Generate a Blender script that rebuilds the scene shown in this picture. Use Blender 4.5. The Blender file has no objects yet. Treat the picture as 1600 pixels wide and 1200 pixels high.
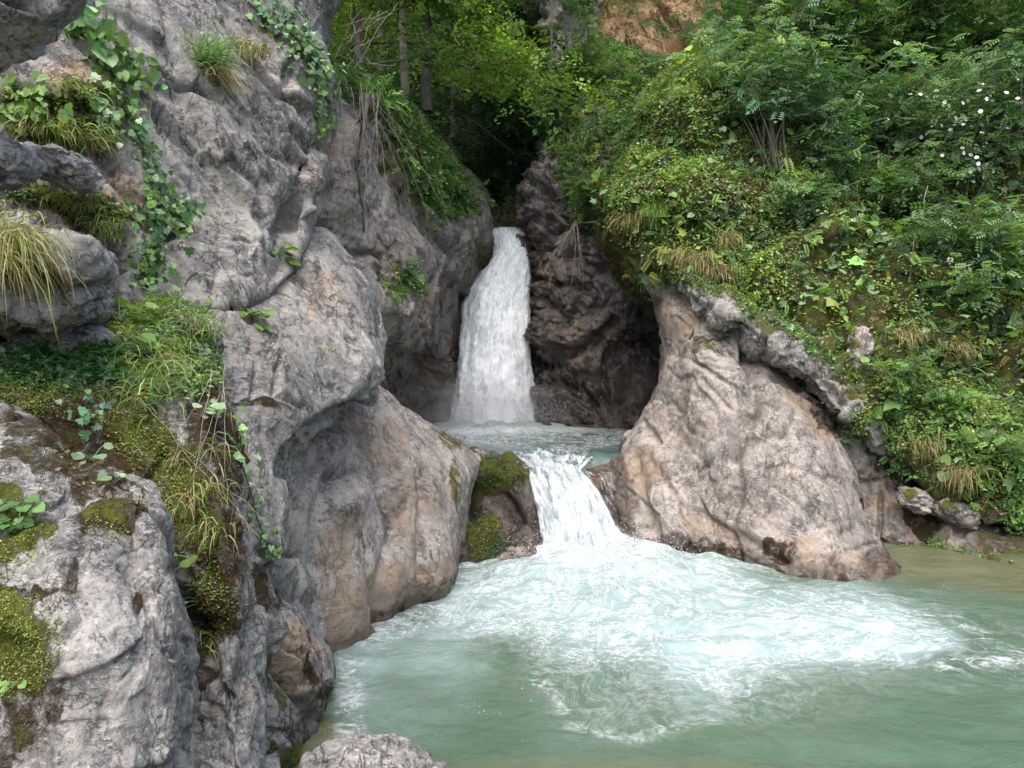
QUICK = False
import bpy, math, random
import numpy as np
from math import radians as R

# ------------------------------------------------------------------ camera, sky, sun
scene = bpy.context.scene
COL = scene.collection
F_PX = 1186.0; CAM_H = 2.5; PITCH = math.atan(40.0/F_PX)
cam_d = bpy.data.cameras.new("camera"); cam = bpy.data.objects.new("camera", cam_d); COL.objects.link(cam)
cam_d.sensor_width = 36.0; cam_d.lens = 36.0*F_PX/1600.0
cam_d.clip_start = 0.1; cam_d.clip_end = 500
cam.location = (0, 0, CAM_H); cam.rotation_euler = (R(90)-PITCH, 0, 0)
scene.camera = cam
SUN_EL, SUN_AZ = 62.0, 190.0      # compass style: 0 = +Y, 90 = +X
w = bpy.data.worlds.new("World"); scene.world = w; w.use_nodes = True
nt = w.node_tree; nt.nodes.clear()
sky = nt.nodes.new('ShaderNodeTexSky'); sky.sky_type = 'NISHITA'; sky.sun_disc = False
sky.sun_elevation = R(SUN_EL); sky.sun_rotation = R(SUN_AZ); sky.dust_density = 3.0; sky.air_density = 1.0; sky.ozone_density = 0.6
bg = nt.nodes.new('ShaderNodeBackground'); bg.inputs[1].default_value = 0.135
wo = nt.nodes.new('ShaderNodeOutputWorld')
nt.links.new(sky.outputs[0], bg.inputs[0]); nt.links.new(bg.outputs[0], wo.inputs[0])
sd = bpy.data.lights.new("sun", 'SUN'); sd.energy = 1.5; sd.angle = R(65); sd.color = (1.0, 0.95, 0.86)
so = bpy.data.objects.new("sun", sd); COL.objects.link(so)
_a, _e = R(SUN_AZ), R(SUN_EL)
from mathutils import Vector, Matrix
_dir = Vector((math.sin(_a)*math.cos(_e), math.cos(_a)*math.cos(_e), math.sin(_e)))
so.rotation_euler = _dir.to_track_quat('Z', 'Y').to_euler()
so.location = (0, -5, 20)
scene.view_settings.view_transform = 'Standard'; scene.view_settings.look = 'None'
scene.view_settings.exposure = 1.62; scene.view_settings.gamma = 1.0
scene.render.engine = 'CYCLES'
try:
    scene.cycles.max_bounces = 7; scene.cycles.diffuse_bounces = 5; scene.cycles.transparent_max_bounces = 24
    scene.cycles.volume_bounces = 0; scene.cycles.use_denoising = True
    scene.cycles.volume_step_rate = 2.0
except Exception: pass

# ------------------------------------------------------------------ maths helpers
CP, SP = math.cos(PITCH), math.sin(PITCH)
def P(u, v, d):
    """A sight line of the camera followed to the plane y = d: used to read real positions off the photograph."""
    a = (np.asarray(u, float)-800.0)/F_PX; b = (600.0-np.asarray(v, float))/F_PX
    y = CP + b*SP; z = -SP + b*CP
    k = np.asarray(d, float)/y
    return np.stack([a*k, y*k, CAM_H + z*k], -1)
def proj(p):
    x = p[..., 0]; y = p[..., 1]; z = p[..., 2]-CAM_H
    fy = np.maximum(y*CP - z*SP, 1e-3); uz = y*SP + z*CP
    return 800 + F_PX*x/fy, 600 - F_PX*uz/fy

def _h(ix, iy, iz, s):
    n = (ix.astype(np.int64)*374761393 + iy.astype(np.int64)*668265263 + iz.astype(np.int64)*2147483647 + s*1274126177) & 0xffffffff
    n = ((n ^ (n >> 13))*1274126177) & 0xffffffff
    n = ((n ^ (n >> 16))*2246822519) & 0xffffffff
    n = n ^ (n >> 15)
    return n.astype(np.float64)/4294967295.0
def vn(p, s=0):
    i = np.floor(p).astype(np.int64); f = p-i; f = f*f*f*(f*(f*6-15)+10)
    r = 0
    for dx in (0, 1):
        wx = f[:, 0] if dx else 1-f[:, 0]
        for dy in (0, 1):
            wy = f[:, 1] if dy else 1-f[:, 1]
            for dz in (0, 1):
                wz = f[:, 2] if dz else 1-f[:, 2]
                r = r + wx*wy*wz*_h(i[:, 0]+dx, i[:, 1]+dy, i[:, 2]+dz, s)
    return r*2-1
_ROT = np.array([[0.0, 0.8, 0.6], [-0.8, 0.36, -0.48], [-0.6, -0.48, 0.64]])
def fbm(p, octv=4, s=0, gain=0.5, ridge=False):
    r = 0; a = 1.0; t = 0
    for o in range(octv):
        n = vn(p, s+o*17)
        if ridge: n = 1-2*np.abs(n)
        r = r+a*n; t += a; a *= gain
        p = (p@_ROT)*2.03+7.3
    return r/t
def facet(p, s=0):
    """blocky fractured relief: tilted planes blended sharply where they meet; second value marks the joints"""
    i = np.floor(p).astype(np.int64); n = len(p)
    f1 = np.full(n, 9.0); f2 = np.full(n, 9.0); W = np.zeros(n); H = np.zeros(n)
    for dx in (-1, 0, 1):
        for dy in (-1, 0, 1):
            for dz in (-1, 0, 1):
                c = i+np.array([dx, dy, dz]); r = [_h(c[:, 0], c[:, 1], c[:, 2], s+k*5+1) for k in range(7)]
                dd = p-(c+np.stack(r[:3], -1)); d2 = (dd**2).sum(1); d = np.sqrt(d2)
                f2 = np.where(d < f1, f1, np.minimum(f2, d)); f1 = np.minimum(f1, d)
                w = np.exp(-75*np.minimum(d2, 6))+1e-200
                H += w*(0.8*(r[3]*2-1)+((np.stack(r[4:7], -1)*2-1)*dd).sum(1)*1.1); W += w
    return H/W, 1-np.exp(-((f2-f1)/0.055)**2)
def bedding(q, freq, s=0, w=0.05):
    """parallel beds standing proud or back of one another, with an open joint between some of them"""
    t = q[:, 0]*freq+0.5*fbm(q*0.7*freq, 3, s)+0.12*fbm(q*4*freq, 3, s+2); i = np.floor(t).astype(np.int64); f = t-i
    z = np.zeros_like(i); a, b = _h(i, z, z, s), _h(i+1, z, z, s); k = sstep(1-2*w, 1, f)
    e = np.exp(-(np.minimum(f, 1-f)/w)**2)*sstep(-.1, .25, fbm(q*1.1*freq+9, 3, s+4))
    return (a*(1-k)+b*k)*2-1, e
def sstep(a, b, x):
    t = np.clip((x-a)/(b-a), 0, 1); return t*t*(3-2*t)
def in_poly(poly, u, v):
    c = np.zeros(u.shape, bool); n = len(poly)
    for i in range(n):
        x1, y1 = poly[i]; x2, y2 = poly[(i+1) % n]
        if y1 == y2: continue
        m = ((y1 > v) != (y2 > v)) & (u < (x2-x1)*(v-y1)/(y2-y1)+x1)
        c ^= m
    return c
def seg_dist(pl, u, v):
    best = np.full(u.shape, 1e9)
    for (x1, y1), (x2, y2) in zip(pl[:-1], pl[1:]):
        dx, dy = x2-x1, y2-y1; L = dx*dx+dy*dy+1e-9
        t = np.clip(((u-x1)*dx+(v-y1)*dy)/L, 0, 1)
        best = np.minimum(best, np.hypot(u-x1-t*dx, v-y1-t*dy))
    return best
def poly_mask(poly, u, v, feather=14):
    ins = in_poly(poly, u, v); d = seg_dist(list(poly)+[poly[0]], u, v)
    sd_ = np.where(ins, d, -d)
    return sstep(-feather, feather, sd_)
def region(m, u, v):
    """('e', u, v, ru, rv, angle) ellipse, ('p', [points]) polygon, ('l', [points], width) line"""
    if m[0] == 'e':
        _, cu, cv, ru, rv = m[:5]; a = R(m[5]) if len(m) > 5 else 0
        x, y = u-cu, v-cv
        X = (x*math.cos(a)+y*math.sin(a))/ru; Y = (-x*math.sin(a)+y*math.cos(a))/rv
        return 1-sstep(0.55, 1.25, np.hypot(X, Y))
    if m[0] == 'p': return poly_mask(m[1], u, v, m[2] if len(m) > 2 else 14)
    return 1-sstep(0.3*m[2], 1.2*m[2], seg_dist(m[1], u, v))

# ------------------------------------------------------------------ object helpers
def tag(o, label=None, cat=None, group=None, kind=None):
    if label: o["label"] = label
    if cat: o["category"] = cat
    if group: o["group"] = group
    if kind: o["kind"] = kind
    return o
def link(name, me, mat=None, parent=None):
    o = bpy.data.objects.new(name, me); COL.objects.link(o)
    if mat is not None and me is not None and len(me.materials) == 0: me.materials.append(mat)
    if parent is not None: o.parent = parent
    return o
def empty(name, loc):
    o = bpy.data.objects.new(name, None); COL.objects.link(o); o.location = loc; o.empty_display_size = 0.1
    return o
def np_mesh(name, V, F, smooth=True, attrs=None, nper=None):
    """V (n,3); F (m,k) faces all of k corners, or a list of such arrays"""
    Fs = F if isinstance(F, list) else [F]
    me = bpy.data.meshes.new(name)
    loops = np.concatenate([f.ravel() for f in Fs]).astype(np.int32)
    tot = np.concatenate([np.full(len(f), f.shape[1], np.int32) for f in Fs])
    st = np.concatenate([[0], np.cumsum(tot)[:-1]]).astype(np.int32)
    me.vertices.add(len(V)); me.vertices.foreach_set('co', np.asarray(V, np.float32).ravel())
    me.loops.add(len(loops)); me.loops.foreach_set('vertex_index', loops)
    me.polygons.add(len(tot)); me.polygons.foreach_set('loop_start', st); me.polygons.foreach_set('loop_total', tot)
    me.polygons.foreach_set('use_smooth', np.full(len(tot), smooth))
    me.update(calc_edges=True)
    for k, (typ, arr) in (attrs or {}).items():
        a = me.attributes.new(k, typ, 'POINT')
        a.data.foreach_set('color' if typ == 'FLOAT_COLOR' else ('vector' if typ == 'FLOAT_VECTOR' else 'value'), np.asarray(arr, np.float32).ravel())
    me.validate(clean_customdata=False)
    return me
def grid_faces(nr, nc, flip=False):
    i = np.arange(nr*nc).reshape(nr, nc)
    a, b, c, d = i[:-1, :-1].ravel(), i[:-1, 1:].ravel(), i[1:, 1:].ravel(), i[1:, :-1].ravel()
    return np.stack([a, d, c, b] if not flip else [a, b, c, d], 1)
def grid_normals(G):
    du = np.gradient(G, axis=1); dv = np.gradient(G, axis=0)
    n = np.cross(dv, du); n /= np.linalg.norm(n, axis=2, keepdims=True)+1e-9
    return n
def blur_n(n, k=2):
    for _ in range(k):
        m = n.copy()
        m[1:-1, 1:-1] = (n[1:-1, 1:-1]*2+n[:-2, 1:-1]+n[2:, 1:-1]+n[1:-1, :-2]+n[1:-1, 2:])/6
        n = m
    return n/(np.linalg.norm(n, axis=2, keepdims=True)+1e-9)
def crom(A, ns):
    """Catmull-Rom along axis 0 with ns[i] samples on span i (ends extended)"""
    E = np.concatenate([[2*A[0]-A[1]], A, [2*A[-1]-A[-2]]]); out = []
    for i in range(len(A)-1):
        p0, p1, p2, p3 = E[i], E[i+1], E[i+2], E[i+3]
        for t in np.arange(ns[i])/ns[i]:
            out.append(0.5*((2*p1)+(-p0+p2)*t+(2*p0-5*p1+4*p2-p3)*t*t+(-p0+3*p1-3*p2+p3)*t**3))
    out.append(A[-1]); return np.array(out)
def loft(rows, px=2.6):
    """rows of (u, v, distance) read off the photograph -> dense world-space surface"""
    K = np.array(rows, float)
    W = P(K[..., 0], K[..., 1], K[..., 2])
    S = F_PX/np.maximum(K[..., 2], 1)            # pixels per metre there
    def spans(ax):
        d = np.linalg.norm(np.diff(W, axis=ax), axis=2)
        s = (S[1:]+S[:-1])/2 if ax == 0 else (S[:, 1:]+S[:, :-1])/2
        L = np.percentile(d*s, 70, axis=1-ax)
        return np.clip(np.ceil(L/px), 3, 160).astype(int)
    G = crom(W, spans(0))
    G = crom(G.transpose(1, 0, 2), spans(1)).transpose(1, 0, 2)
    return G

# ------------------------------------------------------------------ materials
def newmat(name):
    m = bpy.data.materials.new(name); m.use_nodes = True
    t = m.node_tree; t.nodes.clear()
    return m, t
class NB:
    def __init__(s, t): s.t = t
    def n(s, typ, **kw):
        x = s.t.nodes.new(typ)
        for k, v in kw.items(): setattr(x, k, v)
        return x
    def L(s, a, b): s.t.links.new(a, b)
    def put(s, sock, v):
        if v is None: return
        if isinstance(v, bpy.types.NodeSocket): s.L(v, sock)
        else: sock.default_value = v
    def math(s, op, a, b=None, c=None, clamp=False):
        x = s.n('ShaderNodeMath', operation=op); x.use_clamp = clamp
        s.put(x.inputs[0], a); s.put(x.inputs[1], b)
        if c is not None: s.put(x.inputs[2], c)
        return x.outputs[0]
    def noise(s, vec, scale, detail=5, rough=0.55, dist=0.0, out=0):
        x = s.n('ShaderNodeTexNoise'); s.put(x.inputs['Vector'], vec)
        s.put(x.inputs['Scale'], scale); x.inputs['Detail'].default_value = detail
        x.inputs['Roughness'].default_value = rough; x.inputs['Distortion'].default_value = dist
        return x.outputs[out]
    def voro(s, vec, scale, feature='F1', out=0):
        x = s.n('ShaderNodeTexVoronoi', feature=feature); s.put(x.inputs['Vector'], vec); x.inputs['Scale'].default_value = scale
        return x.outputs[out]
    def ramp(s, fac, a, b, lo=0.0, hi=1.0):
        x = s.n('ShaderNodeMapRange'); x.interpolation_type = 'SMOOTHSTEP'
        s.put(x.inputs[0], fac); s.put(x.inputs[1], a); s.put(x.inputs[2], b); s.put(x.inputs[3], lo); s.put(x.inputs[4], hi)
        return x.outputs[0]
    def mix(s, fac, a, b, mode='MIX'):
        x = s.n('ShaderNodeMix', data_type='RGBA', blend_type=mode)
        s.put(x.inputs[0], fac)
        s.put(x.inputs[6], (*a, 1) if isinstance(a, tuple) and len(a) == 3 else a)
        s.put(x.inputs[7], (*b, 1) if isinstance(b, tuple) and len(b) == 3 else b)
        return x.outputs[2]
    def mapping(s, vec, scale=(1, 1, 1), rot=(0, 0, 0), loc=(0, 0, 0)):
        x = s.n('ShaderNodeMapping'); s.L(vec, x.inputs[0])
        x.inputs['Scale'].default_value = scale; x.inputs['Rotation'].default_value = rot; x.inputs['Location'].default_value = loc
        return x.outputs[0]

def rock_material(name, base=(0.27, 0.25, 0.26), pale=(0.42, 0.385, 0.375), tan=(0.30, 0.20, 0.12), fine=1.0, bump=1.0):
    """limestone; attribute mask = (moss, tan stain, wet, dead-moss brown)"""
    m, t = newmat(name); b = NB(t)
    geo = b.n('ShaderNodeNewGeometry').outputs['Position']
    at = b.n('ShaderNodeAttribute', attribute_name='mask')
    sep = b.n('ShaderNodeSeparateColor'); b.L(at.outputs['Color'], sep.inputs[0])
    moss, tn, wet, brown = sep.outputs[0], sep.outputs[1], sep.outputs[2], at.outputs['Alpha']
    nA = b.noise(geo, 0.9*fine, 6, 0.6, 0.4); nB = b.noise(geo, 4.5*fine, 8, 0.68, 0.3); nC = b.noise(geo, 22*fine, 8, 0.7)
    strk = b.noise(b.mapping(geo, (5.0, 5.0, 0.7), (0.0, 0.35, 0.0)), 1.4*fine, 7, 0.62, 0.5)
    c = b.mix(b.ramp(nA, 0.38, 0.62), base, pale)
    c = b.mix(b.math('MULTIPLY', b.ramp(strk, 0.45, 0.68), 0.5), c, (pale[0]*1.08, pale[1]*1.0, pale[2]*0.96))
    c = b.mix(b.math('MULTIPLY', b.ramp(nB, 0.5, 0.66), 0.55), c, (base[0]*0.52, base[1]*0.54, base[2]*0.6))
    nD = b.noise(geo, 75*fine, 5, 0.75)
    ds = b.noise(b.mapping(geo, (3.2, 3.2, 0.35), (0, 0.12, 0)), 1.5*fine, 8, 0.7, 0.25)
    c = b.mix(b.math('MULTIPLY', b.ramp(ds, 0.54, 0.64), 0.6), c, (base[0]*.42, base[1]*.41, base[2]*.44))
    c = b.mix(b.math('MULTIPLY', b.ramp(ds, 0.42, 0.34), 0.45), c, (pale[0]*1.2, pale[1]*1.12, pale[2]*1.02))
    # dark lichen blotches, pale crystalline patches, pits
    v1 = b.voro(b.mix(0.16, geo, b.noise(geo, 9*fine, 4, 0.6, 0, 1)), 7*fine)
    blot = b.math('MULTIPLY', b.ramp(v1, 0.36, 0.14), b.ramp(b.noise(geo, 1.7*fine, 4, 0.5), 0.46, 0.6))
    c = b.mix(b.math('MULTIPLY', blot, 0.6), c, (base[0]*.36, base[1]*.37, base[2]*.4))
    c = b.mix(b.math('MULTIPLY', b.ramp(nC, 0.53, 0.68), 0.7), c, (pale[0]*1.5, pale[1]*1.48, pale[2]*1.45))
    c = b.mix(b.math('MULTIPLY', b.ramp(nC, 0.46, 0.32), 0.75), c, (base[0]*0.42, base[1]*0.4, base[2]*0.4))
    c = b.mix(b.math('MULTIPLY', b.ramp(nD, 0.5, 0.3), 0.55), c, (base[0]*0.35, base[1]*0.33, base[2]*0.33))
    c = b.mix(b.math('MULTIPLY', b.ramp(nD, 0.56, 0.72), 0.4), c, (pale[0]*1.6, pale[1]*1.58, pale[2]*1.55))
    # thin dark fissures, two families
    fv = b.math('ABSOLUTE', b.math('SUBTRACT', b.noise(b.mapping(geo, (1.6, 1, 0.7), (0.0, 0.7, 0)), 2.1*fine, 8, 0.66, 0.5), 0.5))
    fiss = b.math('MULTIPLY', b.ramp(fv, 0.0, 0.016, 1, 0), b.ramp(b.noise(geo, 1.3*fine, 3), 0.42, 0.58))
    fv2 = b.math('ABSOLUTE', b.math('SUBTRACT', b.noise(b.mapping(geo, (0.8, 1, 2.0), (0.2, 0.4, 0)), 6.0*fine, 6, 0.62, 0.3), 0.5))
    fiss = b.math('MAXIMUM', fiss, b.math('MULTIPLY', b.math('MULTIPLY', b.ramp(fv2, 0.0, 0.02, 1, 0), b.ramp(nB, 0.46, 0.56)), .7))
    c = b.mix(b.math('MULTIPLY', fiss, 0.7), c, (0.035, 0.03, 0.03))
    # tan stain
    tm = b.ramp(b.math('ADD', tn, b.math('MULTIPLY', b.math('SUBTRACT', b.noise(b.mapping(geo, (1, 1, .5)), 3.2*fine, 6, .65), .5), 1.5)), 0.35, 0.75)
    tm = b.math('MULTIPLY', tm, b.ramp(tn, 0.0, 0.25))
    tcol = b.mix(nC, tan, (tan[0]*1.75, tan[1]*1.75, tan[2]*1.7))
    c = b.mix(b.math('MULTIPLY', tm, b.ramp(nC, .35, .6, .35, .8)), c, tcol)
    # wet rock: darker and glossier
    wm = b.ramp(b.math('ADD', wet, b.math('MULTIPLY', b.math('SUBTRACT', nB, .5), 1.0)), 0.3, 0.7)
    wm = b.math('MULTIPLY', wm, b.ramp(wet, 0.0, 0.2))
    c = b.mix(b.math('MULTIPLY', wm, 0.75), c, b.mix(1.0, c, (0.30, 0.26, 0.23), 'MULTIPLY'))
    # dead brown moss, then living moss
    nM = b.noise(geo, 6.0*fine, 10, 0.76, 0.4)
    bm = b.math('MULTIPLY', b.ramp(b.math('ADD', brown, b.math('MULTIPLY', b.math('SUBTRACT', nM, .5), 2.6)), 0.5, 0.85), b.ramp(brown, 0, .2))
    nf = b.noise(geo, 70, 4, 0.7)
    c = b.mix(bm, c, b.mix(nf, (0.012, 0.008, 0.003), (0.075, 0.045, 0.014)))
    mm = b.math('MULTIPLY', b.ramp(b.math('ADD', moss, b.math('MULTIPLY', b.math('SUBTRACT', nM, .5), 2.6)), 0.5, 0.85), b.ramp(moss, 0, .2))
    mc = b.mix(nf, (0.030, 0.036, 0.004), (0.165, 0.18, 0.016))
    mc = b.mix(b.ramp(b.noise(geo, 3.3, 5, 0.6), 0.42, 0.6), mc, b.mix(nf, (0.02, 0.022, 0.004), (0.10, 0.085, 0.012)))
    c = b.mix(mm, c, mc)
    # bumps
    hgt = b.math('ADD', b.math('MULTIPLY', nB, 0.42), b.math('MULTIPLY', nC, 0.42)); hgt = b.math('ADD', hgt, b.math('MULTIPLY', nD, .16))
    hgt = b.math('SUBTRACT', hgt, b.math('MULTIPLY', fiss, 0.35))
    soft = b.math('MAXIMUM', bm, mm)
    hgt = b.math('ADD', hgt, b.math('MULTIPLY', soft, b.math('ADD', b.math('MULTIPLY', nf, 1.1), 0.35)))
    bp = b.n('ShaderNodeBump'); bp.inputs['Strength'].default_value = 0.85*bump; bp.inputs['Distance'].default_value = 0.055/fine
    b.L(hgt, bp.inputs['Height'])
    pb = b.n('ShaderNodeBsdfPrincipled'); b.L(c, pb.inputs['Base Color']); b.L(bp.outputs[0], pb.inputs['Normal'])
    ro = b.math('SUBTRACT', 0.85, b.math('MULTIPLY', wm, 0.5)); ro = b.math('MAXIMUM', ro, b.math('MULTIPLY', soft, 0.95))
    b.L(ro, pb.inputs['Roughness']); pb.inputs['Specular IOR Level'].default_value = 0.3
    o = b.n('ShaderNodeOutputMaterial'); b.L(pb.outputs[0], o.inputs[0])
    return m
def leaf_material(name, trans=0.38, rough=0.42, spec=0.4):
    m, t = newmat(name); b = NB(t)
    at = b.n('ShaderNodeAttribute', attribute_name='col')
    geo = b.n('ShaderNodeNewGeometry')
    c = b.mix(b.math('MULTIPLY', b.noise(geo.outputs['Position'], 30, 3), 0.5), at.outputs['Color'], b.mix(1.0, at.outputs['Color'], (0.6, 0.75, 0.55), 'MULTIPLY'))
    pb = b.n('ShaderNodeBsdfPrincipled'); b.L(c, pb.inputs['Base Color']); pb.inputs['Roughness'].default_value = rough
    pb.inputs['Specular IOR Level'].default_value = spec
    tr = b.n('ShaderNodeBsdfTranslucent'); b.L(b.mix(1.0, c, (1.2, 1.25, 0.5), 'MULTIPLY'), tr.inputs[0])
    ms = b.n('ShaderNodeMixShader'); ms.inputs[0].default_value = trans
    b.L(pb.outputs[0], ms.inputs[1]); b.L(tr.outputs[0], ms.inputs[2])
    o = b.n('ShaderNodeOutputMaterial'); b.L(ms.outputs[0], o.inputs[0])
    return m
def bark_material(name, a=(0.07, 0.055, 0.042), c2=(0.20, 0.175, 0.15)):
    m, t = newmat(name); b = NB(t)
    geo = b.n('ShaderNodeNewGeometry').outputs['Position']
    n1 = b.noise(b.mapping(geo, (1, 1, 0.2)), 30, 6, 0.7); n2 = b.noise(geo, 5, 4)
    c = b.mix(b.ramp(n1, 0.35, 0.7), a, c2); c = b.mix(b.math('MULTIPLY', b.ramp(n2, .5, .65), .5), c, (0.07, 0.08, 0.03))
    bp = b.n('ShaderNodeBump'); bp.inputs['Strength'].default_value = 0.8; bp.inputs['Distance'].default_value = 0.02; b.L(n1, bp.inputs['Height'])
    pb = b.n('ShaderNodeBsdfPrincipled'); b.L(c, pb.inputs['Base Color']); pb.inputs['Roughness'].default_value = 0.85
    b.L(bp.outputs[0], pb.inputs['Normal'])
    o = b.n('ShaderNodeOutputMaterial'); b.L(pb.outputs[0], o.inputs[0])
    return m
M = {}
M['rock'] = rock_material('limestone_grey', (0.178, 0.170, 0.158), (0.300, 0.285, 0.260))
M['rock_near'] = rock_material('limestone_near', base=(0.176, 0.169, 0.160), pale=(0.325, 0.31, 0.288), fine=1.8)
M['rock_warm'] = rock_material('limestone_warm', base=(0.178, 0.156, 0.138), pale=(0.32, 0.288, 0.256), tan=(0.165, 0.115, 0.075), bump=.8)
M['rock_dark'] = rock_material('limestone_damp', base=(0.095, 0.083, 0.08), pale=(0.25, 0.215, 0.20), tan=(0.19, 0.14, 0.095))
M['rock_orange'] = rock_material('limestone_orange', base=(0.17, 0.105, 0.055), pale=(0.32, 0.21, 0.11), tan=(0.40, 0.22, 0.08), fine=0.6)
M['soil'] = rock_material('mossy_soil', base=(0.045, 0.034, 0.02), pale=(0.10, 0.078, 0.05), fine=1.4)
M['leaf'] = leaf_material('leaf'); M['leaf_glossy'] = leaf_material('ivy_leaf', 0.15, 0.35, 0.5)
M['bark'] = bark_material('bark'); M['twig'] = bark_material('dry_twig', (0.20, 0.16, 0.12), (0.42, 0.36, 0.29))

# ------------------------------------------------------------------ rock builder
ROCKS = {}
def rock(key, name, rows, mat, label=None, cat='rock', group=None, kind=None, px=2.6, und=(0.10, 0.7), fac=(0.06, 1.4), rid=(0.02, 3.0), stretch=(1, 1, 1), tilt=0.0,
         fine=0.006, bed=(0, 1), seed=1, carve=(), lump=(), damp=(), paint=(), nodisp_back=True, extra=None):
    """und/fac/rid = (amplitude in m, frequency per m) of undulation, fractured facets and ridges"""
    G = loft(rows, px); nr, nc = G.shape[:2]
    N = grid_normals(G)
    cen = np.array([0, 0, CAM_H])
    if ((cen-G)*N).sum(2).mean() < 0: N = -N; flip = True
    else: flip = False
    N = blur_n(N, 3)
    p = G.reshape(-1, 3); n = N.reshape(-1, 3)
    q = p.copy(); ca, sa = math.cos(tilt), math.sin(tilt)
    q = np.stack([(p[:, 0]*ca+p[:, 2]*sa)*stretch[0], p[:, 1]*stretch[1], (-p[:, 0]*sa+p[:, 2]*ca)*stretch[2]], -1)
    warp = np.stack([fbm(q*0.9+31, 3, seed+3), fbm(q*0.9+57, 3, seed+5), fbm(q*0.9+83, 3, seed+7)], -1)
    qs = q+warp*0.22
    d = und[0]*fbm(q*und[1], 3, seed)
    if fac[0]:
        gj = sstep(0.0, 0.35, fbm(q*0.8*fac[1]+11, 3, seed+8))
        h, e = facet(qs*fac[1], seed+11); d = d+fac[0]*(h-0.45*gj*(1-e))
        gj = sstep(0.05, 0.4, fbm(q*1.7*fac[1]+23, 3, seed+9))
        h, e = facet(qs*fac[1]*2.9+5, seed+13); d = d+fac[0]*0.36*(h-0.5*gj*(1-e))
        h, e = facet(qs*fac[1]*7.5+5, seed+15); gj = sstep(0, .4, fbm(q*2.5*fac[1]+37, 3, seed+10)); d = d+fac[0]*0.15*(h-.5*gj*(1-e))
        h, e = facet(qs*fac[1]*17+5, seed+18); d = d+fac[0]*0.055*h
    if bed[0]:
        h, e = bedding(qs, bed[1], seed+61); d = d+bed[0]*(h-1.1*e)
        q2 = np.stack([qs[:, 2]*.8+qs[:, 1]*.5, qs[:, 0], qs[:, 1]], -1)
        h, e = bedding(q2, bed[1]*.8, seed+67, .03); d = d+bed[0]*.4*(h-1.6*e)
        h, e = bedding(qs+3, bed[1]*3.1, seed+71, .06); d = d+bed[0]*.22*(h-1.0*e)
    if rid[0]:
        r = fbm(qs*rid[1], 5, seed+21, 0.55, True); d = d+0.5*rid[0]*r
    d = d+fine*fbm(p*14, 4, seed+31, 0.6)
    u, v = proj(p)
    for c in damp: d = d*(1-c[1]*region(c[0], u, v))
    for c in carve:                              # grooves and cracks of the real rock: (points, half width px, depth m)
        wob = 5*fbm(p*2.2, 3, seed+77)
        dd = seg_dist(c[0], u+wob, v+wob); g = np.exp(-(dd/c[1])**2); d = d-c[2]*g
    for c in lump:                               # (u, v, ru, rv, angle, height m)
        d = d+c[5]*np.exp(-(lambda X, Y: X*X+Y*Y)(*( ((u-c[0])*math.cos(R(c[4]))+(v-c[1])*math.sin(R(c[4])))/c[2], (-(u-c[0])*math.sin(R(c[4]))+(v-c[1])*math.cos(R(c[4])))/c[3] )))
    mask = np.zeros((len(p), 4)); ds = 11/np.maximum(p[:, 1:2], 2); nz = fbm(p*1.6*ds, 3, seed+91)+.7*fbm(p*6*ds, 3, seed+93)
    for ch, reg, s in paint:
        k = 'mtwb'.index(ch); mask[:, k] = np.maximum(mask[:, k], s*region(reg, u+18*nz, v+18*np.roll(nz, 977)))
    zn = p[:, 2]+.10*nz; mask[:, 2] = np.maximum(mask[:, 2], .9*np.where(p[:, 1] < 12.2, 1-sstep(.04, .26, zn), 1-sstep(1.03, 1.25, zn))*(key not in ('bank', 'backbank')))
    mask[:, 3] = np.maximum(mask[:, 3], .62*(p[:, 1] < 12)*(1-sstep(.02, .13, zn+.05*np.roll(nz, 501)))*(key not in ('bank', 'backbank')))
    if extra: d, mask = extra(p, n, u, v, d, mask)
    mk = np.clip(mask[:, 0], 0, 1); d = d+(.012+.012*np.minimum(p[:, 1]/4, 3))*mk*(0.5+fbm(p*5, 3, seed+99))
    p = p+n*d[:, None]
    F = grid_faces(nr, nc, not flip)
    me = np_mesh(name, p, F, True, {'mask': ('FLOAT_COLOR', np.clip(mask, 0, 1))})
    o = link(name, me, M[mat] if isinstance(mat, str) else mat)
    tag(o, label, cat if not kind else None, group, kind)
    n2 = grid_normals(p.reshape(nr, nc, 3)); n2 = (-n2 if flip else n2).reshape(-1, 3)
    ROCKS[key] = dict(p=p, n=n2, F=F, mask=mask, o=o)
    return o

# ------------------------------------------------------------------ ground under everything, one sheet
_g = []
for y in np.linspace(-14, 90, 60):
    _g.append([(x, y, 0) for x in np.linspace(-60, 60, 60)])
G = np.array(_g, float)
G[..., 2] = -1.1
_far = sstep(18, 24, G[..., 1]); G[..., 2] += _far*(5.2+0.0)+ sstep(28, 75, G[..., 1])*52
_gv = np.abs(G[..., 0]-0.9+0.02*(G[..., 1]-18)); G[..., 2] += sstep(18, 24, G[..., 1])*sstep(1.2, 16, _gv)*12
G[..., 2] += (1-sstep(18, 24, G[..., 1]))*sstep(15, 40, np.abs(G[..., 0]))*14
G[..., 2] += (1-sstep(-12, -6, G[..., 1]))*1.0
G[..., 2] += 0.25*fbm(G.reshape(-1, 3)*0.5, 3, 5).reshape(G.shape[:2])
me = np_mesh('ground', G.reshape(-1, 3), grid_faces(60, 60), True, {'mask': ('FLOAT_COLOR', np.tile([0.5, 0.2, 0, 0.5], (3600, 1)))})
tag(link('ground', me, M['soil']), kind='structure')

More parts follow.
